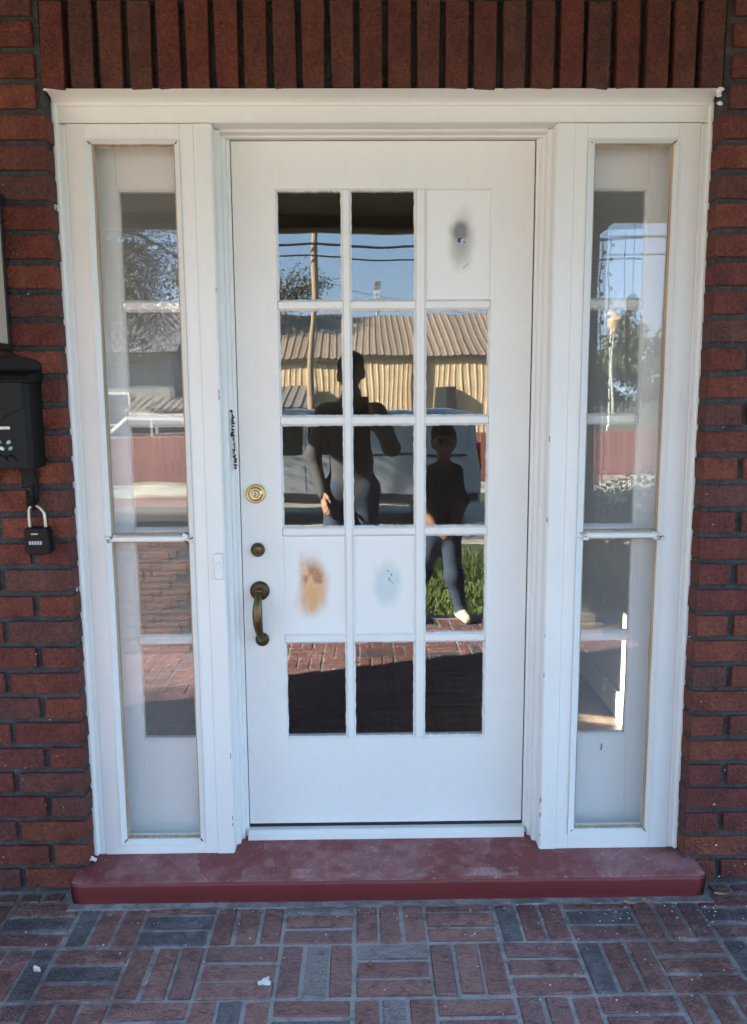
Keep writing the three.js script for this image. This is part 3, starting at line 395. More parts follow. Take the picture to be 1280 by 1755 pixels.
{ // litter: paint chips and crumbs (uncountable), then the few larger pieces
  const n = 1500, im = new THREE.InstancedMesh(chamfer(1, 0.35, 0.8, 0.1, 0.16), std(0.62, 0.61, 0.60, 0.7), n), m = new THREE.Matrix4(), q = new THREE.Quaternion(), e = new THREE.Euler();
  for (let i = 0; i < n; i++) {
    const onStep = i % 6 === 0, wall = i % 3 === 1; let x = rnd() < 0.45 ? rr(0.2, 1.3) : rr(-1.5, 1.5), z = wall ? 0.28 + 0.25 * rnd() * rnd() : rr(0.29, 1.1), y = FLOOR; if (onStep) { x = rr(-0.94, 0.95); z = rr(0.12, 0.24); y = STEP; } else if (z < 0.3 && Math.abs(x) > 1) z = 0.3;
    const s = (0.0012 + 0.0040 * Math.pow(rnd(), 5)) * (onStep ? 0.6 : 1); e.set(rr(-0.2, 0.2), rr(0, 6), rr(-0.2, 0.2)); m.compose(new THREE.Vector3(x, y + 0.17 * s, z), q.setFromEuler(e), new THREE.Vector3(s, s, s)); im.setMatrixAt(i, m);
  }
  im.name = 'paint_chips'; im.castShadow = im.receiveShadow = true; tag(im, 'white paint chips and crumbs scattered over the step and porch bricks', 'debris', null, 'stuff'); scene.add(im);
  const sp = new THREE.InstancedMesh(chamfer(1, 0.7, 0.3, 0.1, 0.15), std(0.6, 0.6, 0.58, 0.7), 150);
  for (let i = 0; i < 150; i++) { const sd = i % 2 ? 1 : -1, s = 0.0012 + 0.0035 * Math.pow(rnd(), 4); e.set(0, 0, rr(0, 6)); m.compose(new THREE.Vector3(sd * rr(0.945, 1.35), -0.11 + 2.3 * Math.pow(rnd(), 1.8), FACE + 0.001), q.setFromEuler(e), new THREE.Vector3(s * rr(1, 2), s, s)); sp.setMatrixAt(i, m); }
  sp.name = 'paint_spatter'; tag(sp, 'tiny white paint spatter on the brick wall beside the door frame', 'paint', null, 'stuff'); scene.add(sp);
  const leafGeo = (w, l, curl) => { const o = [], n = 8, row = []; for (let i = 0; i <= n; i++) { const t = i / n, h = w * Math.sin(Math.PI * Math.pow(t, 0.8)) * (1 + 0.15 * Math.sin(i * 2.3)), y = curl * (t - 0.5) ** 2 * 4; row.push([[-h, y + curl * 0.5, (t - 0.5) * l], [0, y, (t - 0.5) * l], [h, y + curl * 0.6, (t - 0.5) * l], [-h, y + curl * 0.5 - 0.0008, (t - 0.5) * l], [0, y - 0.0008, (t - 0.5) * l], [h, y + curl * 0.6 - 0.0008, (t - 0.5) * l]]); } for (let i = 0; i < n; i++) { for (const [a, b] of [[0, 1], [1, 2]]) quad(o, row[i][a], row[i + 1][a], row[i + 1][b], row[i][b]); for (const [a, b] of [[4, 3], [5, 4]]) quad(o, row[i][a], row[i + 1][a], row[i + 1][b], row[i][b]); } return rawGeo(o); };
  const L = (x, z, w, l, c, a, mat, label, y = FLOOR) => { const m = solo('dry_leaf', leafGeo(w, l, c).rotateY(a).translate(x, y + 0.0015, z), mat, label, 'leaf', 'dry leaves on the porch bricks'); m.material.side = THREE.DoubleSide; };
  const tan = std(0.38, 0.25, 0.13, 0.8), brown = std(0.22, 0.10, 0.045, 0.8), pale = std(0.72, 0.70, 0.64, 0.7);
  L(-0.962, 0.535, 0.008, 0.034, 0.004, 0.9, pale, 'pale curled leaf on a dark brick out from the corner of the step');
  for (const [x, z, a] of [[0.735, 0.283, 1.2], [0.79, 0.28, 0.4], [1.03, 0.245, 1.4]]) L(x, z, 0.007, 0.038, 0.004, a, tan, 'small tan dry leaf lying along the foot of the step or wall');
  for (const [x, z, a] of [[0.352, 0.287, 1.4], [0.60, 0.288, 0.6], [-0.058, 0.535, 0.3]]) L(x, z, 0.006, 0.028, 0.003, a, brown, 'small brown leaf fragment on the bricks before the step');
  solo('paint_flake', mergeGeometries([[0, 0], [0.009, 0.004], [-0.008, 0.005], [0.003, -0.007]].map(([x, z]) => boxUV(chamfer(0.014, 0.004, 0.011, 0.001, 0.003)).translate(-0.341 + x, FLOOR + 0.003, 0.592 + z))), std(0.72, 0.72, 0.7, 0.6), 'crumpled white paint flake on the bricks before the door', 'debris');
}

// ------------------------------------------------------------------ the hall behind the door
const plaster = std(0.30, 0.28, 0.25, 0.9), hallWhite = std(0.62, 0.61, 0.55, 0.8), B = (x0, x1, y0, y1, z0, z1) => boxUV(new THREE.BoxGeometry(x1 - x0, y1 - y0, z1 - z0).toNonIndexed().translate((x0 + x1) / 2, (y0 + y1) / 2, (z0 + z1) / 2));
{
  const fl = struct('hall_floor', B(-2.0, 1.09, -0.25, -0.047, -4.2, -0.12), std(0.03, 0.02, 0.014, 0.8));
  const boards = [0, 1, 2].map((i) => new THREE.MeshStandardMaterial({ color: lin(0.125 + 0.008 * i, 0.096 + 0.006 * i, 0.072 + 0.005 * i), map: T.wood, roughness: 0.35 }));
  for (let i = 0; i < 45; i++) { const z = -0.165 - i * 0.09; const p = new THREE.Mesh(cbox(-2.0, 1.085, -0.047, -0.03, z - 0.0447, z + 0.0447, 0.001), boards[i % 3]); p.name = 'floor_board'; p.castShadow = p.receiveShadow = true; fl.add(p); }
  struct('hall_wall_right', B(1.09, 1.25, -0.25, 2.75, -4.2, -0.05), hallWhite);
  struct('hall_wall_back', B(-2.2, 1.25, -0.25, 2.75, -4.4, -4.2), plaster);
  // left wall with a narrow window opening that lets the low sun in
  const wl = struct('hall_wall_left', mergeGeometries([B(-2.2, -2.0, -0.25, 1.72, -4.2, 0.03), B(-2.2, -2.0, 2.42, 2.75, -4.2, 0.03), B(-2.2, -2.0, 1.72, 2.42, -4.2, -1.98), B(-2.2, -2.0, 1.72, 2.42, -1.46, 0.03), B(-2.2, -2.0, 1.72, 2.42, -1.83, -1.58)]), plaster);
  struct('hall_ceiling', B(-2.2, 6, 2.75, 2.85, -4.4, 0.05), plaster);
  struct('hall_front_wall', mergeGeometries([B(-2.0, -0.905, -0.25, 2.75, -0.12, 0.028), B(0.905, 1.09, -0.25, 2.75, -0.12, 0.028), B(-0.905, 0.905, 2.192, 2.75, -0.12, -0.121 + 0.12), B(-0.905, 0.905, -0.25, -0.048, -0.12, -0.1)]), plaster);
  const base = thing('baseboard', 'white baseboard along the hall wall seen through the sidelight', 'baseboard', [1.08, -0.03, -2]); part(base, 'board', cbox(1.074, 1.09, -0.03, 0.09, -4.2, -0.12, 0.003), hallWhite);
  const rf = thing('house_roof', 'dark shingled gable roof of the brick house', 'roof', [2, 2.85, -2]); part(rf, 'slope', prismX([[-5.0, 2.85], [0.28, 2.85], [0.28, 2.95], [-2.2, 4.3], [-5.0, 2.95]], -2.5, 6.3), std(0.06, 0.055, 0.05, 0.95));
}

// ------------------------------------------------------------------ porch: ceiling, beam, side wall, parapet, column
const olive = std(0.135, 0.14, 0.11, 0.8), beamBrown = std(0.16, 0.13, 0.105, 0.8);
{
  const roof = thing('porch_roof', 'flat porch roof with dark olive board ceiling over the entrance', 'roof', [0, CEIL, 1.6]);
  part(roof, 'deck', B(-2.95, 2.95, CEIL + 0.02, CEIL + 0.2, FACE + 0.002, 3.2), std(0.08, 0.075, 0.07, 0.95));
  for (let i = 0; i < 20; i++) part(roof, 'ceiling_board', cbox(-2.93, 2.93, CEIL, CEIL + 0.02, FACE + 0.004 + i * 0.148, FACE + 0.148 + i * 0.148, 0.003), olive);
  part(roof, 'front_beam', cbox(-2.93, 2.93, 2.545, CEIL - 0.001, 2.98, 3.10, 0.008), beamBrown);
  part(roof, 'fascia', cbox(-2.97, 2.97, CEIL - 0.06, CEIL + 0.22, 3.2, 3.225, 0.004), M.paint);
  const brickSet = (th, x0, x1, y0, y1, z, dir, mats) => { const g0 = [0, 1, 2].map(() => boxUV(chamfer(0.2, BH, 0.09, 0.004, 0.0016), rnd(), rnd())); for (let k = 0, y = y0; y + 0.07 < y1; k++, y += PITCH) for (let a = x0 + (k % 2 ? 0.108 : 0); a + 0.2 <= x1 + 0.001; a += 0.2165) { const b = new THREE.Mesh(pick(g0), pick(mats)); b.name = 'brick'; b.castShadow = b.receiveShadow = true; if (dir === 'x') b.position.set(a + 0.1 - th.position.x, y + BH / 2 - th.position.y, z - th.position.z); else { b.position.set(z - th.position.x, y + BH / 2 - th.position.y, a + 0.1 - th.position.z); b.rotation.y = Math.PI / 2; } th.add(b); } };
  const par = thing('brick_parapet', 'low brick parapet with grey cap at the porch edge', 'wall', [-1.85, FLOOR, 2.45]);
  part(par, 'core', B(-2.62, -1.09, FLOOR, 0.71, 2.36, 2.54), M.mortar); brickSet(par, -2.62, -1.08, FLOOR + 0.008, 0.72, 2.4, 'x', [brickMat(0.22, 0.13, 0.09), brickMat(0.19, 0.11, 0.08), brickMat(0.17, 0.095, 0.07)]);
  part(par, 'cap', cbox(-2.66, -1.05, 0.712, 0.775, 2.32, 2.58, 0.006), std(0.16, 0.155, 0.15, 0.9));
  const fin = thing('porch_side_wall', 'brick side wall closing one end of the porch', 'wall', [-2.85, FLOOR, 0.7]);
  part(fin, 'core', B(-2.94, -2.76, GROUND, CEIL - 0.002, FACE + 0.002, 1.0), M.mortar); brickSet(fin, 0.2, 1.07, FLOOR + 0.008, CEIL - 0.03, -2.8, 'z', BRICK);
  const col = (x, z, label) => { const c = thing('porch_column', label, 'column', [x, FLOOR, z], 'porch columns'); part(c, 'shaft', cbox(x - 0.14, x + 0.14, FLOOR + 0.1, 2.44, z - 0.14, z + 0.14, 0.01), olive); part(c, 'base', cbox(x - 0.17, x + 0.17, FLOOR, FLOOR + 0.1, z - 0.17, z + 0.17, 0.008), beamBrown); part(c, 'capital', cbox(x - 0.17, x + 0.17, 2.44, 2.544, z - 0.17, z + 0.17, 0.008), beamBrown); };
  col(1.30, 2.80, 'dark olive square porch column with string lights wound round it'); col(-2.76, 2.8, 'dark olive square porch column at the end of the brick parapet');
  // string lights down the edge of the column
  const sl = thing('string_lights', 'string of small white bulbs hanging down the porch column', 'string lights', [1.45, 0.4, 2.64]);
  const pts = []; for (let i = 0; i <= 22; i++) pts.push([1.452 + 0.006 * Math.sin(i * 1.7), 2.40 - i * 0.085, 2.65 + 0.006 * Math.cos(i * 2.1)]); part(sl, 'cable', tube(pts, 0.004, 5, 60), M.blackPlain);
  for (let i = 1; i < 22; i++) part(sl, 'bulb', lathe([[0, -0.014], [0.009, -0.008], [0.011, 0.002], [0.006, 0.012], [0, 0.013]], pts[i][0] + 0.012, pts[i][1], pts[i][2] - 0.004, 'y', 8), M.white);
  const ch = thing('wind_chime', 'tan wooden wind chime hanging from the porch beam', 'wind chime', [1.62, 1.5, 2.7]);
  part(ch, 'cord', tube([[1.62, 2.62, 2.7], [1.62, 2.3, 2.7], [1.62, 2.02, 2.7]], 0.003, 5, 8), M.blackPlain); const disc = new THREE.Shape(); disc.moveTo(1.62, 1.89); disc.bezierCurveTo(1.67, 1.93, 1.67, 2.0, 1.64, 2.03); disc.bezierCurveTo(1.63, 2.04, 1.60, 2.04, 1.59, 2.02); disc.bezierCurveTo(1.57, 1.98, 1.58, 1.93, 1.62, 1.89);
  part(ch, 'sail', prismZ(disc, 2.69, 2.71, 0.004), std(0.70, 0.44, 0.28, 0.7)); for (let i = 0; i < 4; i++) part(ch, 'rod', tube([[1.585 + i * 0.024, 1.91, 2.7 + (i % 2) * 0.03], [1.585 + i * 0.024, 1.5 - i * 0.03, 2.7 + (i % 2) * 0.03]], 0.007, 6, 3), std(0.36, 0.17, 0.09, 0.6));
}

// ------------------------------------------------------------------ ground, road
const groundTex = tex(512, 512, (u, v) => { const a = fbm(u, v, 8, 5), b = fbm(u, v, 60, 2); const s = 0.6 + 0.8 * (a - 0.5) + 0.3 * (b - 0.5); return [s, s, s * 0.9]; }, true, 0.2);
const lawn = struct('lawn', boxUV(new THREE.PlaneGeometry(700, 700).rotateX(-Math.PI / 2).translate(0, GROUND, 60).toNonIndexed()), new THREE.MeshStandardMaterial({ color: lin(0.062, 0.085, 0.03), map: groundTex, roughness: 1 }));
struct('clay_yard', boxUV(new THREE.PlaneGeometry(8, 7.2).rotateX(-Math.PI / 2).translate(-6.9, GROUND + 0.005, 10.6).toNonIndexed()), new THREE.MeshStandardMaterial({ color: lin(0.30, 0.13, 0.10), map: groundTex, roughness: 1 }));
struct('driveway', boxUV(new THREE.PlaneGeometry(8.1, 4.6).rotateX(-Math.PI / 2).translate(1.15, GROUND + 0.006, 10.5).toNonIndexed()), new THREE.MeshStandardMaterial({ color: lin(0.48, 0.45, 0.40), map: groundTex, roughness: 0.95 }));
struct('road', boxUV(new THREE.PlaneGeometry(300, 2.7).rotateX(-Math.PI / 2).translate(0, GROUND + 0.012, 15.6).toNonIndexed()), new THREE.MeshStandardMaterial({ color: lin(0.50, 0.47, 0.42), map: groundTex, roughness: 0.95 }));
struct('shed_yard', boxUV(new THREE.PlaneGeometry(60, 8).rotateX(-Math.PI / 2).translate(0, GROUND + 0.004, 21.5).toNonIndexed()), new THREE.MeshStandardMaterial({ color: lin(0.24, 0.215, 0.18), map: groundTex, roughness: 0.95 }));
{ // grass
  const n = 16000, o = []; tri(o, [-0.006, 0, 0], [0.006, 0, 0], [0.004, 0.5, 0.08]); tri(o, [-0.006, 0, 0], [0.004, 0.5, 0.08], [-0.002, 0.55, 0.1]); const gm = new THREE.MeshStandardMaterial({ color: 0xffffff, roughness: 0.9, side: THREE.DoubleSide });
  const im = new THREE.InstancedMesh(rawGeo(o), gm, n), m = new THREE.Matrix4(), q = new THREE.Quaternion(), e = new THREE.Euler(), c = new THREE.Color();
  for (let i = 0; i < n; i++) { const x = rr(-1.6, 3.6), z = 3.1 + 4.2 * Math.pow(rnd(), 1.3); e.set(rr(-0.5, 0.5), rr(0, 6.3), rr(-0.5, 0.5)); const s = rr(0.12, 0.3); im.setMatrixAt(i, m.compose(new THREE.Vector3(x, GROUND, z), q.setFromEuler(e), new THREE.Vector3(1, s, 1))); const b = rr(0.7, 1.4); im.setColorAt(i, c.setRGB(0.082 * b, 0.122 * b, 0.032 * b)); }
  im.name = 'grass'; im.castShadow = im.receiveShadow = true; tag(im, 'short green lawn grass in front of the porch', 'grass', null, 'stuff'); scene.add(im);
}
// spiky yucca in front of the van
{ const y = thing('yucca_plant', 'spiky green yucca growing on the lawn before the van', 'plant', [0.55, GROUND, 6.2]); const m = std(0.07, 0.12, 0.035, 0.7, { side: THREE.DoubleSide });
  for (let i = 0; i < 46; i++) { const a = rr(0, 6.28), l = rr(0.4, 0.75), t = rr(0.25, 1.2), dx = Math.cos(a), dz = Math.sin(a), o = []; const P3 = (s, w) => { const r = s * l * Math.sin(t), h = s * l * Math.cos(t) + 0.1 * s * (1 - s); return [0.55 + r * dx - w * dz, GROUND + h, 6.2 + r * dz + w * dx]; }; for (let k = 0; k < 4; k++) { const a0 = k / 4, a1 = (k + 1) / 4, w0 = 0.02 * (1 - a0) + 0.002, w1 = 0.02 * (1 - a1) + 0.001; quad(o, P3(a0, -w0), P3(a1, -w1), P3(a1, w1), P3(a0, w0)); } part(y, 'leaf', rawGeo(o), m); } }

// dense dark shrub, added to darken the reflection beside the porch
{ const s = thing('added_shrub', 'added dense dark green shrub darkening the reflection beside the porch column with string lights', 'shrub', [2.35, GROUND, 3.9]), o = [], m = std(0.03, 0.042, 0.02, 0.8, { side: THREE.DoubleSide });
  for (let i = 0; i < 9000; i++) { const u = new THREE.Vector3(rr(-1, 1), rr(-1, 1), rr(-1, 1)).normalize(), f = Math.pow(rnd(), 0.35), c = [2.35 + u.x * f * 1.05, 0.12 + Math.max(-0.66, u.y * f * 0.72 + 0.05 * Math.sin(7 * u.x + 5 * u.z)), 3.9 + u.z * f * 0.72], a = new THREE.Vector3(rr(-1, 1), rr(-1, 1), rr(-1, 1)).normalize(), b = u.clone().cross(a).normalize(), w = rr(0.02, 0.04), q = (k, l) => [c[0] + w * (k * a.x + l * b.x), c[1] + w * (k * a.y + l * b.y), c[2] + w * (k * a.z + l * b.z)]; quad(o, q(-1, 0), q(0, -0.5), q(1, 0), q(0, 0.5)); }
  part(s, 'foliage', rawGeo(o), m); for (let i = 0; i < 5; i++) part(s, 'stem', taperTube([[2.35 + (i - 2) * 0.05, GROUND, 3.9], [2.35 + (i - 2) * 0.16, -0.2, 3.9 + rr(-0.1, 0.1)], [2.35 + (i - 2) * 0.33, 0.4, 3.9 + rr(-0.2, 0.2)]], 0.025, 0.008, 5), std(0.12, 0.09, 0.06, 0.9)); }

// ------------------------------------------------------------------ vehicles
function vehicle(name, label, cat, x0, len, yb, h, z0, wid, prof, winProf, paint, wheels) { // nose towards -x; prof in fractions
  const v = thing(name, label, cat, [x0 + len / 2, yb, z0 + wid / 2]), sh = (pts) => poly(pts.map(([a, b]) => [x0 + a * len, yb + b * h]));
  part(v, 'body', prismZ(sh(prof), z0, z0 + wid, 0.09, 3), paint);
  const glassM = std(0.012, 0.014, 0.016, 0.06);
  for (const w of winProf) for (const z of [z0 - 0.004, z0 + wid - 0.006]) part(v, 'side_window', prismZ(sh(w), z, z + 0.01), glassM);
  for (const a of wheels) for (const z of [z0 + 0.02, z0 + wid - 0.20]) { const r = 0.33, cx = x0 + a * len, wh = part(v, 'wheel', lathe([[0.2, -0.09], [0.3, -0.09], [r, -0.05], [r, 0.05], [0.3, 0.09], [0.2, 0.09], [0.2, -0.09]], cx, yb + r, z + 0.09, 'z', 26), M.blackPlain); part(wh, 'rim', lathe([[0, -0.08], [0.07, -0.095], [0.2, -0.07], [0.21, 0.0], [0.2, 0.07], [0, 0.08]], cx, yb + r, z + 0.09, 'z', 20), M.steel); }
  return v;
}
{
  const shadedWhite = std(0.26, 0.285, 0.305, 0.4), g = GROUND + 0.006, x0 = -2.8, len = 4.62, h = 1.80, z0 = 10.1;  // whitish van: its shade is put into the paint as darker grey
  const van = vehicle('parked_van', 'whitish van with shade put into its grey paint, parked side-on across the lawn, reflected in the door panes', 'van', x0, len, g, h, z0, 1.8, [[0, 0.2], [0.995, 0.17], [1, 0.55], [0.975, 0.97], [0.93, 1], [0.34, 1], [0.27, 0.96], [0.16, 0.62], [0.015, 0.5]], [[[0.185, 0.62], [0.275, 0.925], [0.38, 0.94], [0.38, 0.62]], [[0.40, 0.62], [0.40, 0.94], [0.50, 0.94], [0.517, 0.9], [0.515, 0.74], [0.50, 0.66], [0.47, 0.625]]], shadedWhite, [0.17, 0.82]);
  part(van, 'door_handle', cbox(x0 + 0.545 * len, x0 + 0.57 * len, g + 0.52 * h, g + 0.57 * h, z0 - 0.02, z0 + 0.01, 0.005), M.blackPlain); part(van, 'sliding_rail', cbox(x0 + 0.60 * len, x0 + 0.95 * len, g + 0.615 * h, g + 0.635 * h, z0 - 0.012, z0 + 0.01, 0.004), M.blackPlain);
  part(van, 'side_trim', cbox(x0 + 0.04 * len, x0 + 0.985 * len, g + 0.20 * h, g + 0.27 * h, z0 - 0.014, z0 + 0.01, 0.005), M.blackPlain); part(van, 'tail_light', cbox(x0 + 0.975 * len, x0 + len + 0.004, g + 0.5 * h, g + 0.72 * h, z0 + 0.03, z0 + 0.16, 0.01), std(0.3, 0.02, 0.02, 0.2)); part(van, 'bumper', cbox(x0 - 0.05, x0 + 0.1, g + 0.16 * h, g + 0.3 * h, z0 + 0.06, z0 + 1.74, 0.03), M.blackPlain);
  for (const f of [0.39, 0.585, 0.955]) part(van, 'door_seam', cbox(x0 + f * len - 0.003, x0 + f * len + 0.003, g + 0.25 * h, g + 0.96 * h, z0 - 0.002, z0 + 0.004, 0.0005), M.blackPlain);
  vehicle('parked_car', 'pale car parked behind the red fence', 'car', -8.3, 4.4, GROUND + 0.006, 1.62, 19.4, 1.75, [[0, 0.25], [1, 0.22], [1, 0.6], [0.9, 0.68], [0.8, 0.98], [0.40, 1], [0.26, 0.66], [0.02, 0.54]], [[[0.30, 0.67], [0.41, 0.94], [0.56, 0.94], [0.56, 0.67]], [[0.58, 0.67], [0.58, 0.94], [0.76, 0.92], [0.84, 0.67]]], std(0.5, 0.5, 0.49, 0.3), [0.19, 0.81]);
  vehicle('parked_car', 'small white car parked by the lean-to of the yellow shed', 'car', -6.4, 4.2, GROUND + 0.006, 1.5, 20.8, 1.75, [[0, 0.25], [1, 0.22], [1, 0.55], [0.86, 0.65], [0.74, 0.98], [0.42, 1], [0.26, 0.64], [0.02, 0.52]], [[[0.30, 0.66], [0.43, 0.94], [0.56, 0.94], [0.56, 0.66]], [[0.58, 0.66], [0.58, 0.94], [0.72, 0.92], [0.80, 0.66]]], std(0.78, 0.78, 0.77, 0.3), [0.19, 0.81]);
}

// ------------------------------------------------------------------ yellow metal shed, lean-to, fence, poles
function ribbed(x0, x1, A, Bp, pitch, rib, n) { // ribbed sheet between the line A (y, z) and the line B (y, z), ribs running from A to B, proud along n (ny, nz)
  const o = [], prof = []; for (let x = x0; x < x1 - 0.01; x += pitch) prof.push([x, 0], [x + pitch * 0.62, 0], [x + pitch * 0.72, rib], [x + pitch * 0.9, rib]); prof.push([x1, 0]);
  const pt = ([x, r], E) => [x, E[0] + r * n[0], E[1] + r * n[1]]; for (let i = 0; i + 1 < prof.length; i++) { const q = [pt(prof[i], A), pt(prof[i + 1], A), pt(prof[i + 1], Bp), pt(prof[i], Bp)]; quad(o, ...q); quad(o, ...[...q].reverse().map((p) => [p[0], p[1] - 0.002 * n[0], p[2] - 0.002 * n[1]])); } return boxUV(rawGeo(o));
}
{
  const zf = 26, eave = 3.0, zr = 31, ridge = 4.86, xa = -5.5, xb = 7.5;
  const shed = thing('metal_shed', 'yellow ribbed metal shed with a weathered brown ribbed roof', 'shed', [1, GROUND, 28.5]);
  const yel = [[0.79, 0.60, 0.35], [0.75, 0.565, 0.33], [0.81, 0.62, 0.37]].map((c) => new THREE.MeshStandardMaterial({ color: lin(...c), map: T.grain, roughness: 0.6 })), rf = [[0.27, 0.205, 0.145], [0.245, 0.19, 0.135], [0.29, 0.22, 0.155]].map((c) => new THREE.MeshStandardMaterial({ color: lin(...c), map: T.grain, roughness: 0.65 }));
  for (let x = xa, i = 0; x < xb; x += 1, i++) { part(shed, 'wall_panel', ribbed(x, x + 0.99, [GROUND, zf], [eave, zf], 0.2, 0.013, [0, -1]), yel[i % 3]); part(shed, 'roof_panel', ribbed(x, x + 0.995, [eave - 0.03, zf - 0.14], [ridge, zr], 0.2475, 0.03, [0.93, -0.35]), rf[(i * 2 + 1) % 3]); part(shed, 'rear_roof_panel', ribbed(x, x + 0.995, [ridge, zr], [eave - 0.03, zr + 5.3], 0.2475, 0.03, [0.93, 0.35]), rf[i % 3]); }
  part(shed, 'fascia', B(xa, xb, eave - 0.14, eave - 0.05, zf - 0.13, zf - 0.09), std(0.07, 0.065, 0.06, 0.8)); part(shed, 'rear_wall', B(xa, xb, GROUND, eave, zr + 5, zr + 5.1), yel[0]); for (const x of [xa, xb - 0.1]) part(shed, 'end_wall', prismX([[zf, GROUND], [zr + 5, GROUND], [zr + 5, eave - 0.05], [zr, ridge - 0.05], [zf, eave - 0.05]], x, x + 0.1), yel[1]);
  const dk = std(0.03, 0.03, 0.03, 0.7); part(shed, 'door_post', B(1.82, 2.08, GROUND, eave - 0.1, zf - 0.14, zf - 0.04), std(0.10, 0.07, 0.05, 0.9));
  const ac = thing('window_cooler', 'dark boxy air cooler mounted on the wall of the yellow shed', 'air cooler', [2.9, 1.1, zf - 0.3]); part(ac, 'housing', cbox(2.55, 3.25, 1.08, 1.78, zf - 0.26, zf - 0.037, 0.02), std(0.06, 0.075, 0.07, 0.7)); part(ac, 'side_panel', cbox(2.98, 3.26, 1.10, 1.76, zf - 0.285, zf - 0.26, 0.005), dk); part(ac, 'bracket', cbox(2.6, 2.66, 0.86, 1.08, zf - 0.2, zf - 0.037, 0.005), dk); part(ac, 'bracket', cbox(3.14, 3.2, 0.86, 1.08, zf - 0.2, zf - 0.037, 0.005), dk);
  const lean = thing('lean_to', 'low grey ribbed lean-to roof on posts in front of the shed', 'lean-to', [-5.2, GROUND, 24]);
  const grey = new THREE.MeshStandardMaterial({ color: lin(0.20, 0.185, 0.165), map: T.grain, roughness: 0.7 }); for (let x = -7.6; x < -1.7; x += 0.99) part(lean, 'roof_panel', ribbed(x, x + 0.985, [1.18, 22.6], [1.95, 25.9], 0.2475, 0.03, [0.97, -0.25]), grey); for (const x of [-7.5, -4.6, -1.75]) part(lean, 'post', cbox(x - 0.05, x + 0.05, GROUND, 1.19, 22.75, 22.85, 0.005), dk);
  const neighbour = thing('grey_house', 'dark roofed grey house beyond the driveway tree', 'house', [-11, GROUND, 27]); part(neighbour, 'wall', B(-17, -6.3, GROUND, 3.1, 24, 32), std(0.22, 0.23, 0.21, 0.9)); part(neighbour, 'roof', prismX([[23.4, 3.05], [32.6, 3.05], [28, 4.85]], -17.4, -6.0), std(0.09, 0.095, 0.105, 0.9)); part(neighbour, 'ridge_cap', cbox(-17.4, -6.0, 4.7, 5.05, 27.6, 28.4, 0.05), std(0.7, 0.69, 0.66, 0.7)); for (const x of [-15, -12.0, -8.2]) { const w = part(neighbour, 'window', cbox(x - 0.5, x + 0.5, 0.7, 1.8, 23.95, 24.02, 0.01), M.white); part(w, 'pane', cbox(x - 0.42, x + 0.42, 0.78, 1.72, 23.94, 23.952, 0.002), std(0.02, 0.025, 0.03, 0.1)); }

  const fence = thing('red_fence', 'low red board fence along the far side of the road', 'fence', [0, GROUND, 17.3]); const reds = [[0.20, 0.075, 0.06], [0.18, 0.066, 0.054], [0.22, 0.085, 0.066]].map((c) => std(...c, 0.85)), bg = cbox(-0.07, 0.07, 0, 1.15, -0.012, 0.012, 0.003);
  for (let i = 0; i < 170; i++) { const b = new THREE.Mesh(bg, pick(reds)); b.name = 'board'; b.castShadow = b.receiveShadow = true; b.position.set(-13 + i * 0.152, rr(-0.01, 0.01), 0); fence.add(b); } for (const y of [0.15, 0.75]) part(fence, 'rail', B(-13.1, 12.9, GROUND + y, GROUND + y + 0.07, 17.314, 17.35), reds[1]);

  const pole = thing('utility_pole', 'weathered wooden utility pole in front of the yellow shed', 'utility pole', [-1.6, GROUND, 20]); const pw = new THREE.MeshStandardMaterial({ color: lin(0.42, 0.33, 0.23), map: T.wood, roughness: 0.9 });
  part(pole, 'shaft', taperTube([[-1.60, GROUND, 20], [-1.52, 1.2, 20], [-1.33, 5.85, 20], [-1.22, 8.6, 20]], 0.09, 0.06, 12), pw); part(pole, 'crossarm', cbox(-2.1, -0.35, 8.0, 8.12, 19.86, 19.96, 0.01), pw);
  for (const [y0, y1, r, t] of [[5.60, 5.60, 0.036, 'thick'], [5.28, 5.13, 0.026, 'thin']]) { const pts = []; for (let i = 0; i <= 30; i++) { const x = -30 + i * 2; pts.push([x, y0 + (y1 - y0) * (x + 2.3) / 8 * (x > 6 ? 6 / x : 1) + 0.0006 * (x - 2) ** 2, 19.86]); } solo('power_line', tube(pts, r, 6, 60), M.blackPlain, t === 'thick' ? 'thick black overhead cable passing the utility pole' : 'thin black overhead wire sagging below the thick cable', 'cable'); }
  solo('service_wire', tube([[-1.4, 4.6, 20.1], [3, 5.0, 30], [14, 6.0, 55]], 0.007, 5, 30), M.blackPlain, 'thin service wire running from the utility pole over the shed roof', 'cable');
  const lamp = thing('street_lamp', 'slender pale street lamp with a lantern head beyond the road', 'street lamp', [6.3, GROUND, 16]); part(lamp, 'post', taperTube([[6.3, GROUND, 18.2], [6.3, 1, 18.2], [6.3, 3.05, 18.2]], 0.032, 0.022, 8), std(0.5, 0.5, 0.47, 0.6)); part(lamp, 'lantern_head', lathe([[0, 0], [0.10, 0.02], [0.15, 0.3], [0.19, 0.33], [0.04, 0.46], [0, 0.47]], 6.3, 3.05, 18.2, 'y', 12), std(0.45, 0.33, 0.2, 0.4));
  const fl = thing('floodlight_mast', 'tall floodlight mast with a cluster of lamps behind the shed', 'floodlight', [1.15, GROUND, 60]); part(fl, 'mast', taperTube([[1.15, GROUND, 60], [1.15, 6, 60], [1.15, 10.3, 60]], 0.16, 0.10, 8), std(0.3, 0.32, 0.34, 0.6)); for (let i = 0; i < 8; i++) part(fl, 'flood_lamp', cbox(0.83 + (i % 2) * 0.36, 1.13 + (i % 2) * 0.36, 8.95 + Math.floor(i / 2) * 0.36, 9.25 + Math.floor(i / 2) * 0.36, 59.6, 59.85, 0.03), i < 4 ? std(0.85, 0.85, 0.85, 0.1, { metalness: 0.6 }) : std(0.2, 0.22, 0.24, 0.5));
}

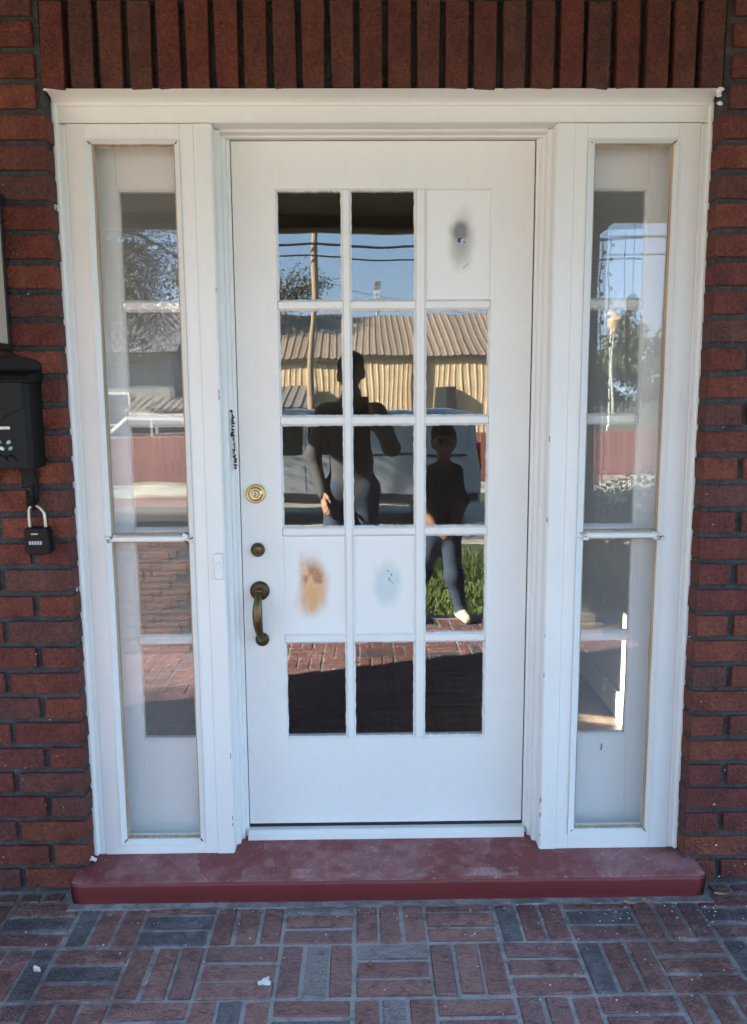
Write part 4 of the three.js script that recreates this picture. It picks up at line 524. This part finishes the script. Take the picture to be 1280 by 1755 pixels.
// ------------------------------------------------------------------ trees
function tree(name, label, x, z, h, rx, ry, rz, cy, leaves, size, col, seedTwigs, group, trunkR = 0.16) {
  const t = thing(name, label, 'tree', [x, GROUND, z], group), bark = std(0.14, 0.105, 0.075, 0.95), cl = [];
  const wob = () => rr(-0.12, 0.12); part(t, 'trunk', taperTube([[x, GROUND - 0.02, z], [x + wob(), h * 0.25, z + wob()], [x + wob(), cy - ry * 0.2, z + wob()], [x, cy + ry * 0.6, z]], trunkR, trunkR * 0.25, 9), bark);
  const tips = []; for (let i = 0; i < seedTwigs; i++) { const a = rr(0, 6.283), v = rr(-0.75, 0.95), r = Math.sqrt(1 - v * v * 0.8) * rr(0.65, 1), e = [x + Math.cos(a) * rx * r, cy + v * ry, z + Math.sin(a) * rz * r], s = [x + wob(), cy + rr(-0.5, 0.3) * ry * 0.7, z + wob()]; const mid = [(s[0] + e[0]) / 2 + wob(), (s[1] + e[1]) / 2 + 0.12 * ry, (s[2] + e[2]) / 2 + wob()]; part(t, 'limb', taperTube([s, mid, e], trunkR * 0.3, 0.008, 5), bark); for (let k = 1; k <= 5; k++) { const f = 0.3 + 0.14 * k; tips.push([s[0] + (e[0] - s[0]) * f, s[1] + (e[1] - s[1]) * f + 0.1 * ry * (1 - f), s[2] + (e[2] - s[2]) * f]); } }
  const o = [], colr = [], c = new THREE.Color(); for (let i = 0; i < leaves; i++) { const p = pick(tips), q = [0, 1, 2].map((k) => p[k] + (rnd() + rnd() + rnd() - 1.5) * 0.42 * [rx, ry, rz][k] * 0.55), u = new THREE.Vector3(rr(-1, 1), rr(-1, 1), rr(-1, 1)).normalize(), w = new THREE.Vector3(rr(-1, 1), rr(-1, 1), rr(-1, 1)).cross(u).normalize(), s = size * rr(0.6, 1.4), pt = (a, b) => [q[0] + s * (a * u.x + b * w.x), q[1] + s * (a * u.y + b * w.y), q[2] + s * (a * u.z + b * w.z)]; quad(o, pt(-1, 0), pt(0, -0.42), pt(1, 0), pt(0, 0.42)); const b = rr(0.65, 1.35); for (let k = 0; k < 6; k++) colr.push(col[0] * b, col[1] * b, col[2] * b); }
  const g = rawGeo(o); g.setAttribute('color', new THREE.BufferAttribute(new Float32Array(colr), 3)); part(t, 'crown', g, new THREE.MeshStandardMaterial({ vertexColors: true, roughness: 0.8, side: THREE.DoubleSide })); return t;
}
tree('driveway_tree', 'spreading tree with thin drooping branches between the porch and the van', -3.85, 8.6, 5.6, 2.0, 2.1, 2.3, 3.75, 46000, 0.026, [0.075, 0.085, 0.045], 70, null, 0.17);
tree('tall_tree', 'tall tree standing between the grey house and the yellow shed', -5.85, 28.6, 8, 1.9, 1.6, 1.7, 6.4, 5200, 0.07, [0.05, 0.065, 0.035], 30, null, 0.14);
tree('feathery_tree', 'loose feathery tree rising behind the shed roof', -3.3, 31.5, 7.4, 2.2, 1.4, 1.6, 5.5, 3200, 0.055, [0.05, 0.065, 0.04], 24, null, 0.15);
for (const [x, z, h, r] of [[10.5, 36, 4.6, 2.4], [14.0, 38, 5.2, 2.8], [18.0, 37, 5.0, 2.6], [22, 40, 5.6, 3]]) tree('hedgerow_tree', 'bushy green tree in the row behind the street lamp', x, z, h, r, h * 0.5, 2.2, h * 0.46, 4200, 0.16, [0.055, 0.085, 0.03], 18, 'trees behind the street lamp', 0.16);
for (const [x, z, h, r] of [[-24, 42, 7, 3], [-17, 44, 6.5, 3]]) tree('shade_tree', 'dark green tree behind the grey house', x, z, h, r, 2.6, 2.6, h - 2.4, 2600, 0.24, [0.04, 0.06, 0.028], 18, 'trees behind the grey house', 0.2);

// ------------------------------------------------------------------ people reflected in the glass
function figure(bones, box, res, k = 0.03) { // bones: [ax, ay, az, ra, bx, by, bz, rb, colour, flat?]
  const [x0, x1, y0, y1, z0, z1] = box, mc = new MarchingCubes(res, new THREE.MeshBasicMaterial(), false, false, 200000); mc.isolation = 0;
  const P3 = (i, a, b) => a + (b - a) * (i - 0) / (res); const dist = (px, py, pz, b) => { const ax = b[0], ay = b[1], az = b[2], dx = b[4] - ax, dy = b[5] - ay, dz = b[6] - az, t = Math.min(1, Math.max(0, ((px - ax) * dx + (py - ay) * dy + (pz - az) * dz) / (dx * dx + dy * dy + dz * dz + 1e-9))); return Math.hypot(px - ax - t * dx, py - ay - t * dy, (pz - az - t * dz) * (b[9] || 1)) - (b[3] + (b[7] - b[3]) * t); };
  for (let i = 0; i < res; i++) for (let j = 0; j < res; j++) for (let l = 0; l < res; l++) { const px = P3(i, x0, x1), py = P3(j, y0, y1), pz = P3(l, z0, z1); let d = 1; for (const b of bones) { const e = dist(px, py, pz, b), h = Math.max(0, k - Math.abs(d - e)) / k; d = Math.min(d, e) - h * h * k * 0.25; } mc.field[i + j * res + l * res * res] = -d; }
  mc.update(); const n = mc.count, src = mc.positionArray, pos = new Float32Array(n * 3), col = new Float32Array(n * 3), half = res / 2;
  for (let i = 0; i < n; i++) { const c = [src[3 * i], src[3 * i + 1], src[3 * i + 2]].map((v) => v * half + half), p = [P3(c[0], x0, x1), P3(c[1], y0, y1), P3(c[2], z0, z1)]; p.forEach((v, q) => { pos[3 * i + q] = v; }); let best = 1e9, bc; for (const b of bones) { const e = dist(...p, b) - (b[10] || 0); if (e < best) { best = e; bc = b[8]; } } bc.forEach((v, q) => { col[3 * i + q] = v; }); }
  const g = new THREE.BufferGeometry(); g.setAttribute('position', new THREE.BufferAttribute(pos, 3)); g.setAttribute('color', new THREE.BufferAttribute(col, 3)); const m = mergeVertices(g, 1e-5); m.computeVertexNormals(); return m;
}
const SKIN = [0.42, 0.25, 0.17], HAIR = [0.02, 0.016, 0.013], SHIRT = [0.07, 0.075, 0.08], JEAN = [0.04, 0.062, 0.105], BLACK = [0.012, 0.012, 0.014], SHOE = [0.62, 0.57, 0.46], DARKSHOE = [0.03, 0.025, 0.02], SKIN2 = [0.24, 0.125, 0.075];
const cloth = new THREE.MeshStandardMaterial({ vertexColors: true, roughness: 0.85 });
function hand(wx, wy, wz, dir, palmN, s, skin, curl, mir) { // palm and five bent fingers as capsule chains
  const d = new THREE.Vector3(...dir).normalize(), n = new THREE.Vector3(...palmN).normalize(), a = d.clone().cross(n).normalize().multiplyScalar(mir), b = [], at = (f, l, q) => [wx + s * (d.x * f + a.x * l + n.x * q), wy + s * (d.y * f + a.y * l + n.y * q), wz + s * (d.z * f + a.z * l + n.z * q)];
  for (const l of [-0.026, -0.009, 0.009, 0.026]) b.push([...at(0, l * 0.6, 0), 0.013 * s, ...at(0.085, l, 0), 0.0115 * s, skin]);
  [[-0.03, 0.062], [-0.01, 0.075], [0.011, 0.07], [0.031, 0.052]].forEach(([l, len]) => { let p = at(0.085, l, 0), f = 0.085, q = 0; [0.45, 0.32, 0.23].forEach((r, i) => { const ang = curl * (i + 0.6); f += len * r * Math.cos(ang); q += len * r * Math.sin(ang); const e = at(f, l, q); b.push([...p, (0.0092 - 0.0008 * i) * s, ...e, (0.0086 - 0.0008 * i) * s, skin]); p = e; }); });
  b.push([...at(0.015, -0.03, 0.004), 0.012 * s, ...at(0.052, -0.055, 0.012), 0.0105 * s, skin], [...at(0.052, -0.055, 0.012), 0.0105 * s, ...at(0.082, -0.058, 0.022), 0.0085 * s, skin]); return b;
}
function bounds(b, m = 0.03) { const r = [9e9, -9e9, 9e9, -9e9, 9e9, -9e9]; for (const q of b) for (const o of [0, 4]) for (let k = 0; k < 3; k++) { r[2 * k] = Math.min(r[2 * k], q[o + k] - q[o + 3] - m); r[2 * k + 1] = Math.max(r[2 * k + 1], q[o + k] + q[o + 3] + m); } return r; }
function head(cx, cy, cz, s, skin, hair, long) { // faces the door (-z)
  const b = [[cx, cy + 0.035 * s, cz + 0.012 * s, 0.083 * s, cx, cy - 0.02 * s, cz - 0.01 * s, 0.074 * s, skin], [cx, cy - 0.02 * s, cz - 0.02 * s, 0.066 * s, cx, cy - 0.085 * s, cz - 0.03 * s, 0.042 * s, skin], [cx, cy + 0.012 * s, cz - 0.085 * s, 0.010 * s, cx, cy - 0.028 * s, cz - 0.105 * s, 0.014 * s, skin],
    [cx - 0.03 * s, cy - 0.064 * s, cz - 0.066 * s, 0.008 * s, cx + 0.03 * s, cy - 0.064 * s, cz - 0.066 * s, 0.008 * s, [skin[0] * 0.7, skin[1] * 0.45, skin[2] * 0.45]], [cx, cy + 0.055 * s, cz + 0.03 * s, 0.090 * s, cx, cy + 0.02 * s, cz + 0.045 * s, 0.082 * s, hair, 1, 0.006]];
  for (const e of [-1, 1]) b.push([cx + e * 0.079 * s, cy + 0.01 * s, cz + 0.005 * s, 0.014 * s, cx + e * 0.081 * s, cy - 0.03 * s, cz, 0.010 * s, skin], [cx + e * 0.031 * s, cy + 0.006 * s, cz - 0.078 * s, 0.011 * s, cx + e * 0.033 * s, cy + 0.006 * s, cz - 0.078 * s, 0.011 * s, [0.05, 0.04, 0.035], 1, 0.002], [cx + e * 0.045 * s, cy + 0.03 * s, cz - 0.074 * s, 0.007 * s, cx + e * 0.018 * s, cy + 0.03 * s, cz - 0.083 * s, 0.007 * s, hair, 1, 0.002]);
  if (long) for (const e of [-1, 1]) b.push([cx + e * 0.05 * s, cy + 0.04 * s, cz + 0.05 * s, 0.06 * s, cx + e * 0.06 * s, cy - 0.14 * s, cz + 0.05 * s, 0.04 * s, hair, 1, 0.004]);
  return b;
}
function person(label, body, fine, group) { const geos = [figure(body, bounds(body), 112, 0.05), ...fine.map(([b, r, k]) => figure(b, bounds(b, 0.012), r, k))]; return solo('person', mergeGeometries(geos), cloth, label, 'person', group); }
{ // the photographer, holding the phone at the lens
  const cx = -0.145, z = 2.87, f = FLOOR;
  const body = [
    [cx, 1.24, z, 0.135, cx, 1.0, z, 0.14, SHIRT, 1.35], [cx, 1.0, z, 0.14, cx, 0.82, z, 0.15, SHIRT, 1.35], [cx - 0.15, 1.33, z, 0.07, cx + 0.15, 1.33, z, 0.07, SHIRT], [cx, 1.34, z, 0.075, cx, 1.43, z - 0.005, 0.058, SHIRT], [cx, 1.42, z - 0.005, 0.056, cx, 1.50, z - 0.015, 0.054, SKIN2],
    [cx - 0.07, 0.80, z, 0.125, cx + 0.07, 0.80, z, 0.125, JEAN, 1.2], [cx - 0.09, 0.78, z, 0.11, cx - 0.115, 0.37, z - 0.02, 0.075, JEAN], [cx - 0.115, 0.37, z - 0.02, 0.072, cx - 0.12, f + 0.09, z + 0.01, 0.052, JEAN], [cx + 0.09, 0.78, z, 0.11, cx + 0.115, 0.37, z - 0.02, 0.075, JEAN], [cx + 0.115, 0.37, z - 0.02, 0.072, cx + 0.12, f + 0.09, z + 0.01, 0.052, JEAN],
    [cx - 0.12, f + 0.045, z + 0.03, 0.045, cx - 0.135, f + 0.04, z - 0.16, 0.04, DARKSHOE], [cx + 0.12, f + 0.045, z + 0.03, 0.045, cx + 0.135, f + 0.04, z - 0.16, 0.04, DARKSHOE],
    [cx - 0.19, 1.31, z, 0.068, cx - 0.265, 1.04, z - 0.01, 0.05, SHIRT], [cx - 0.265, 1.04, z - 0.01, 0.047, cx - 0.20, 0.79, z - 0.11, 0.036, SHIRT],
    [cx + 0.19, 1.31, z, 0.068, cx + 0.27, 1.10, z - 0.11, 0.05, SHIRT], [cx + 0.27, 1.10, z - 0.11, 0.046, cx + 0.155, 1.30, z - 0.275, 0.036, SHIRT],
  ];
  const lh = hand(cx - 0.20, 0.79, z - 0.11, [0.25, -0.9, -0.35], [0.8, 0.1, 0.5], 1, SKIN, 0.3, 1), rh = hand(cx + 0.155, 1.30, z - 0.275, [-0.35, 0.75, -0.15], [-0.75, -0.4, -0.2], 1, SKIN, 0.55, -1);
  person('person in a grey shirt taking a photograph with a raised phone', body, [[head(cx, 1.585, z - 0.02, 1.08, SKIN2, HAIR, false), 72, 0.018], [lh, 60, 0.008], [rh, 60, 0.008]]);
  const ph = thing('phone', 'black phone held up by the person in the grey shirt', 'phone', [-0.069, 1.36, 2.54]); part(ph, 'case', prismZ((() => { const s = new THREE.Shape(), a = -0.107, b = -0.031, c = 1.277, d = 1.433, r = 0.01; s.moveTo(a + r, c); s.lineTo(b - r, c); s.quadraticCurveTo(b, c, b, c + r); s.lineTo(b, d - r); s.quadraticCurveTo(b, d, b - r, d); s.lineTo(a + r, d); s.quadraticCurveTo(a, d, a, d - r); s.lineTo(a, c + r); s.quadraticCurveTo(a, c, a + r, c); return s; })(), 2.536, 2.5445, 0.0015), M.black); part(ph, 'camera_bump', cbox(-0.1, -0.04, 1.375, 1.426, 2.533, 2.5365, 0.001), M.blackPlain);
}
{ // the second person, one foot forward on the bricks
  const z = 2.95, f = FLOOR;
  const body = [
    [0.50, 0.88, z, 0.085, 0.49, 0.72, z, 0.08, BLACK, 1.1], [0.49, 0.72, z, 0.08, 0.48, 0.58, z, 0.092, BLACK, 1.1], [0.43, 0.93, z, 0.05, 0.57, 0.93, z, 0.05, BLACK], [0.50, 0.94, z, 0.05, 0.50, 1.02, z - 0.005, 0.042, SKIN2],
    [0.435, 0.53, z, 0.095, 0.525, 0.53, z, 0.095, JEAN, 1.2], [0.53, 0.50, z, 0.085, 0.565, 0.19, z - 0.03, 0.058, JEAN], [0.565, 0.19, z - 0.03, 0.056, 0.612, f + 0.07, z - 0.02, 0.04, JEAN], [0.43, 0.50, z, 0.085, 0.35, 0.20, z + 0.02, 0.058, JEAN], [0.35, 0.20, z + 0.02, 0.056, 0.265, f + 0.07, z + 0.05, 0.04, JEAN],
    [0.612, f + 0.04, z, 0.04, 0.64, f + 0.034, z - 0.16, 0.034, SHOE], [0.262, f + 0.04, z + 0.06, 0.04, 0.24, f + 0.034, z - 0.09, 0.034, SHOE],
    [0.42, 0.92, z, 0.046, 0.385, 0.71, z, 0.035, BLACK], [0.385, 0.71, z, 0.033, 0.43, 0.56, z - 0.12, 0.026, SKIN2], [0.58, 0.92, z, 0.046, 0.62, 0.71, z, 0.035, BLACK], [0.62, 0.71, z, 0.033, 0.57, 0.57, z - 0.13, 0.026, SKIN2],
  ];
  person('person in a black top, blue jeans and pale sneakers standing beside the photographer', body, [[head(0.50, 1.125, z - 0.01, 0.88, [0.30, 0.17, 0.11], HAIR, false), 64, 0.018], [hand(0.43, 0.56, z - 0.12, [0.5, -0.75, -0.3], [0.6, 0.4, 0.3], 0.85, SKIN2, 0.35, 1), 50, 0.007], [hand(0.57, 0.57, z - 0.13, [-0.55, -0.7, -0.3], [-0.6, 0.4, 0.3], 0.85, SKIN2, 0.35, -1), 50, 0.007]]);
}

renderer.render(scene, camera);
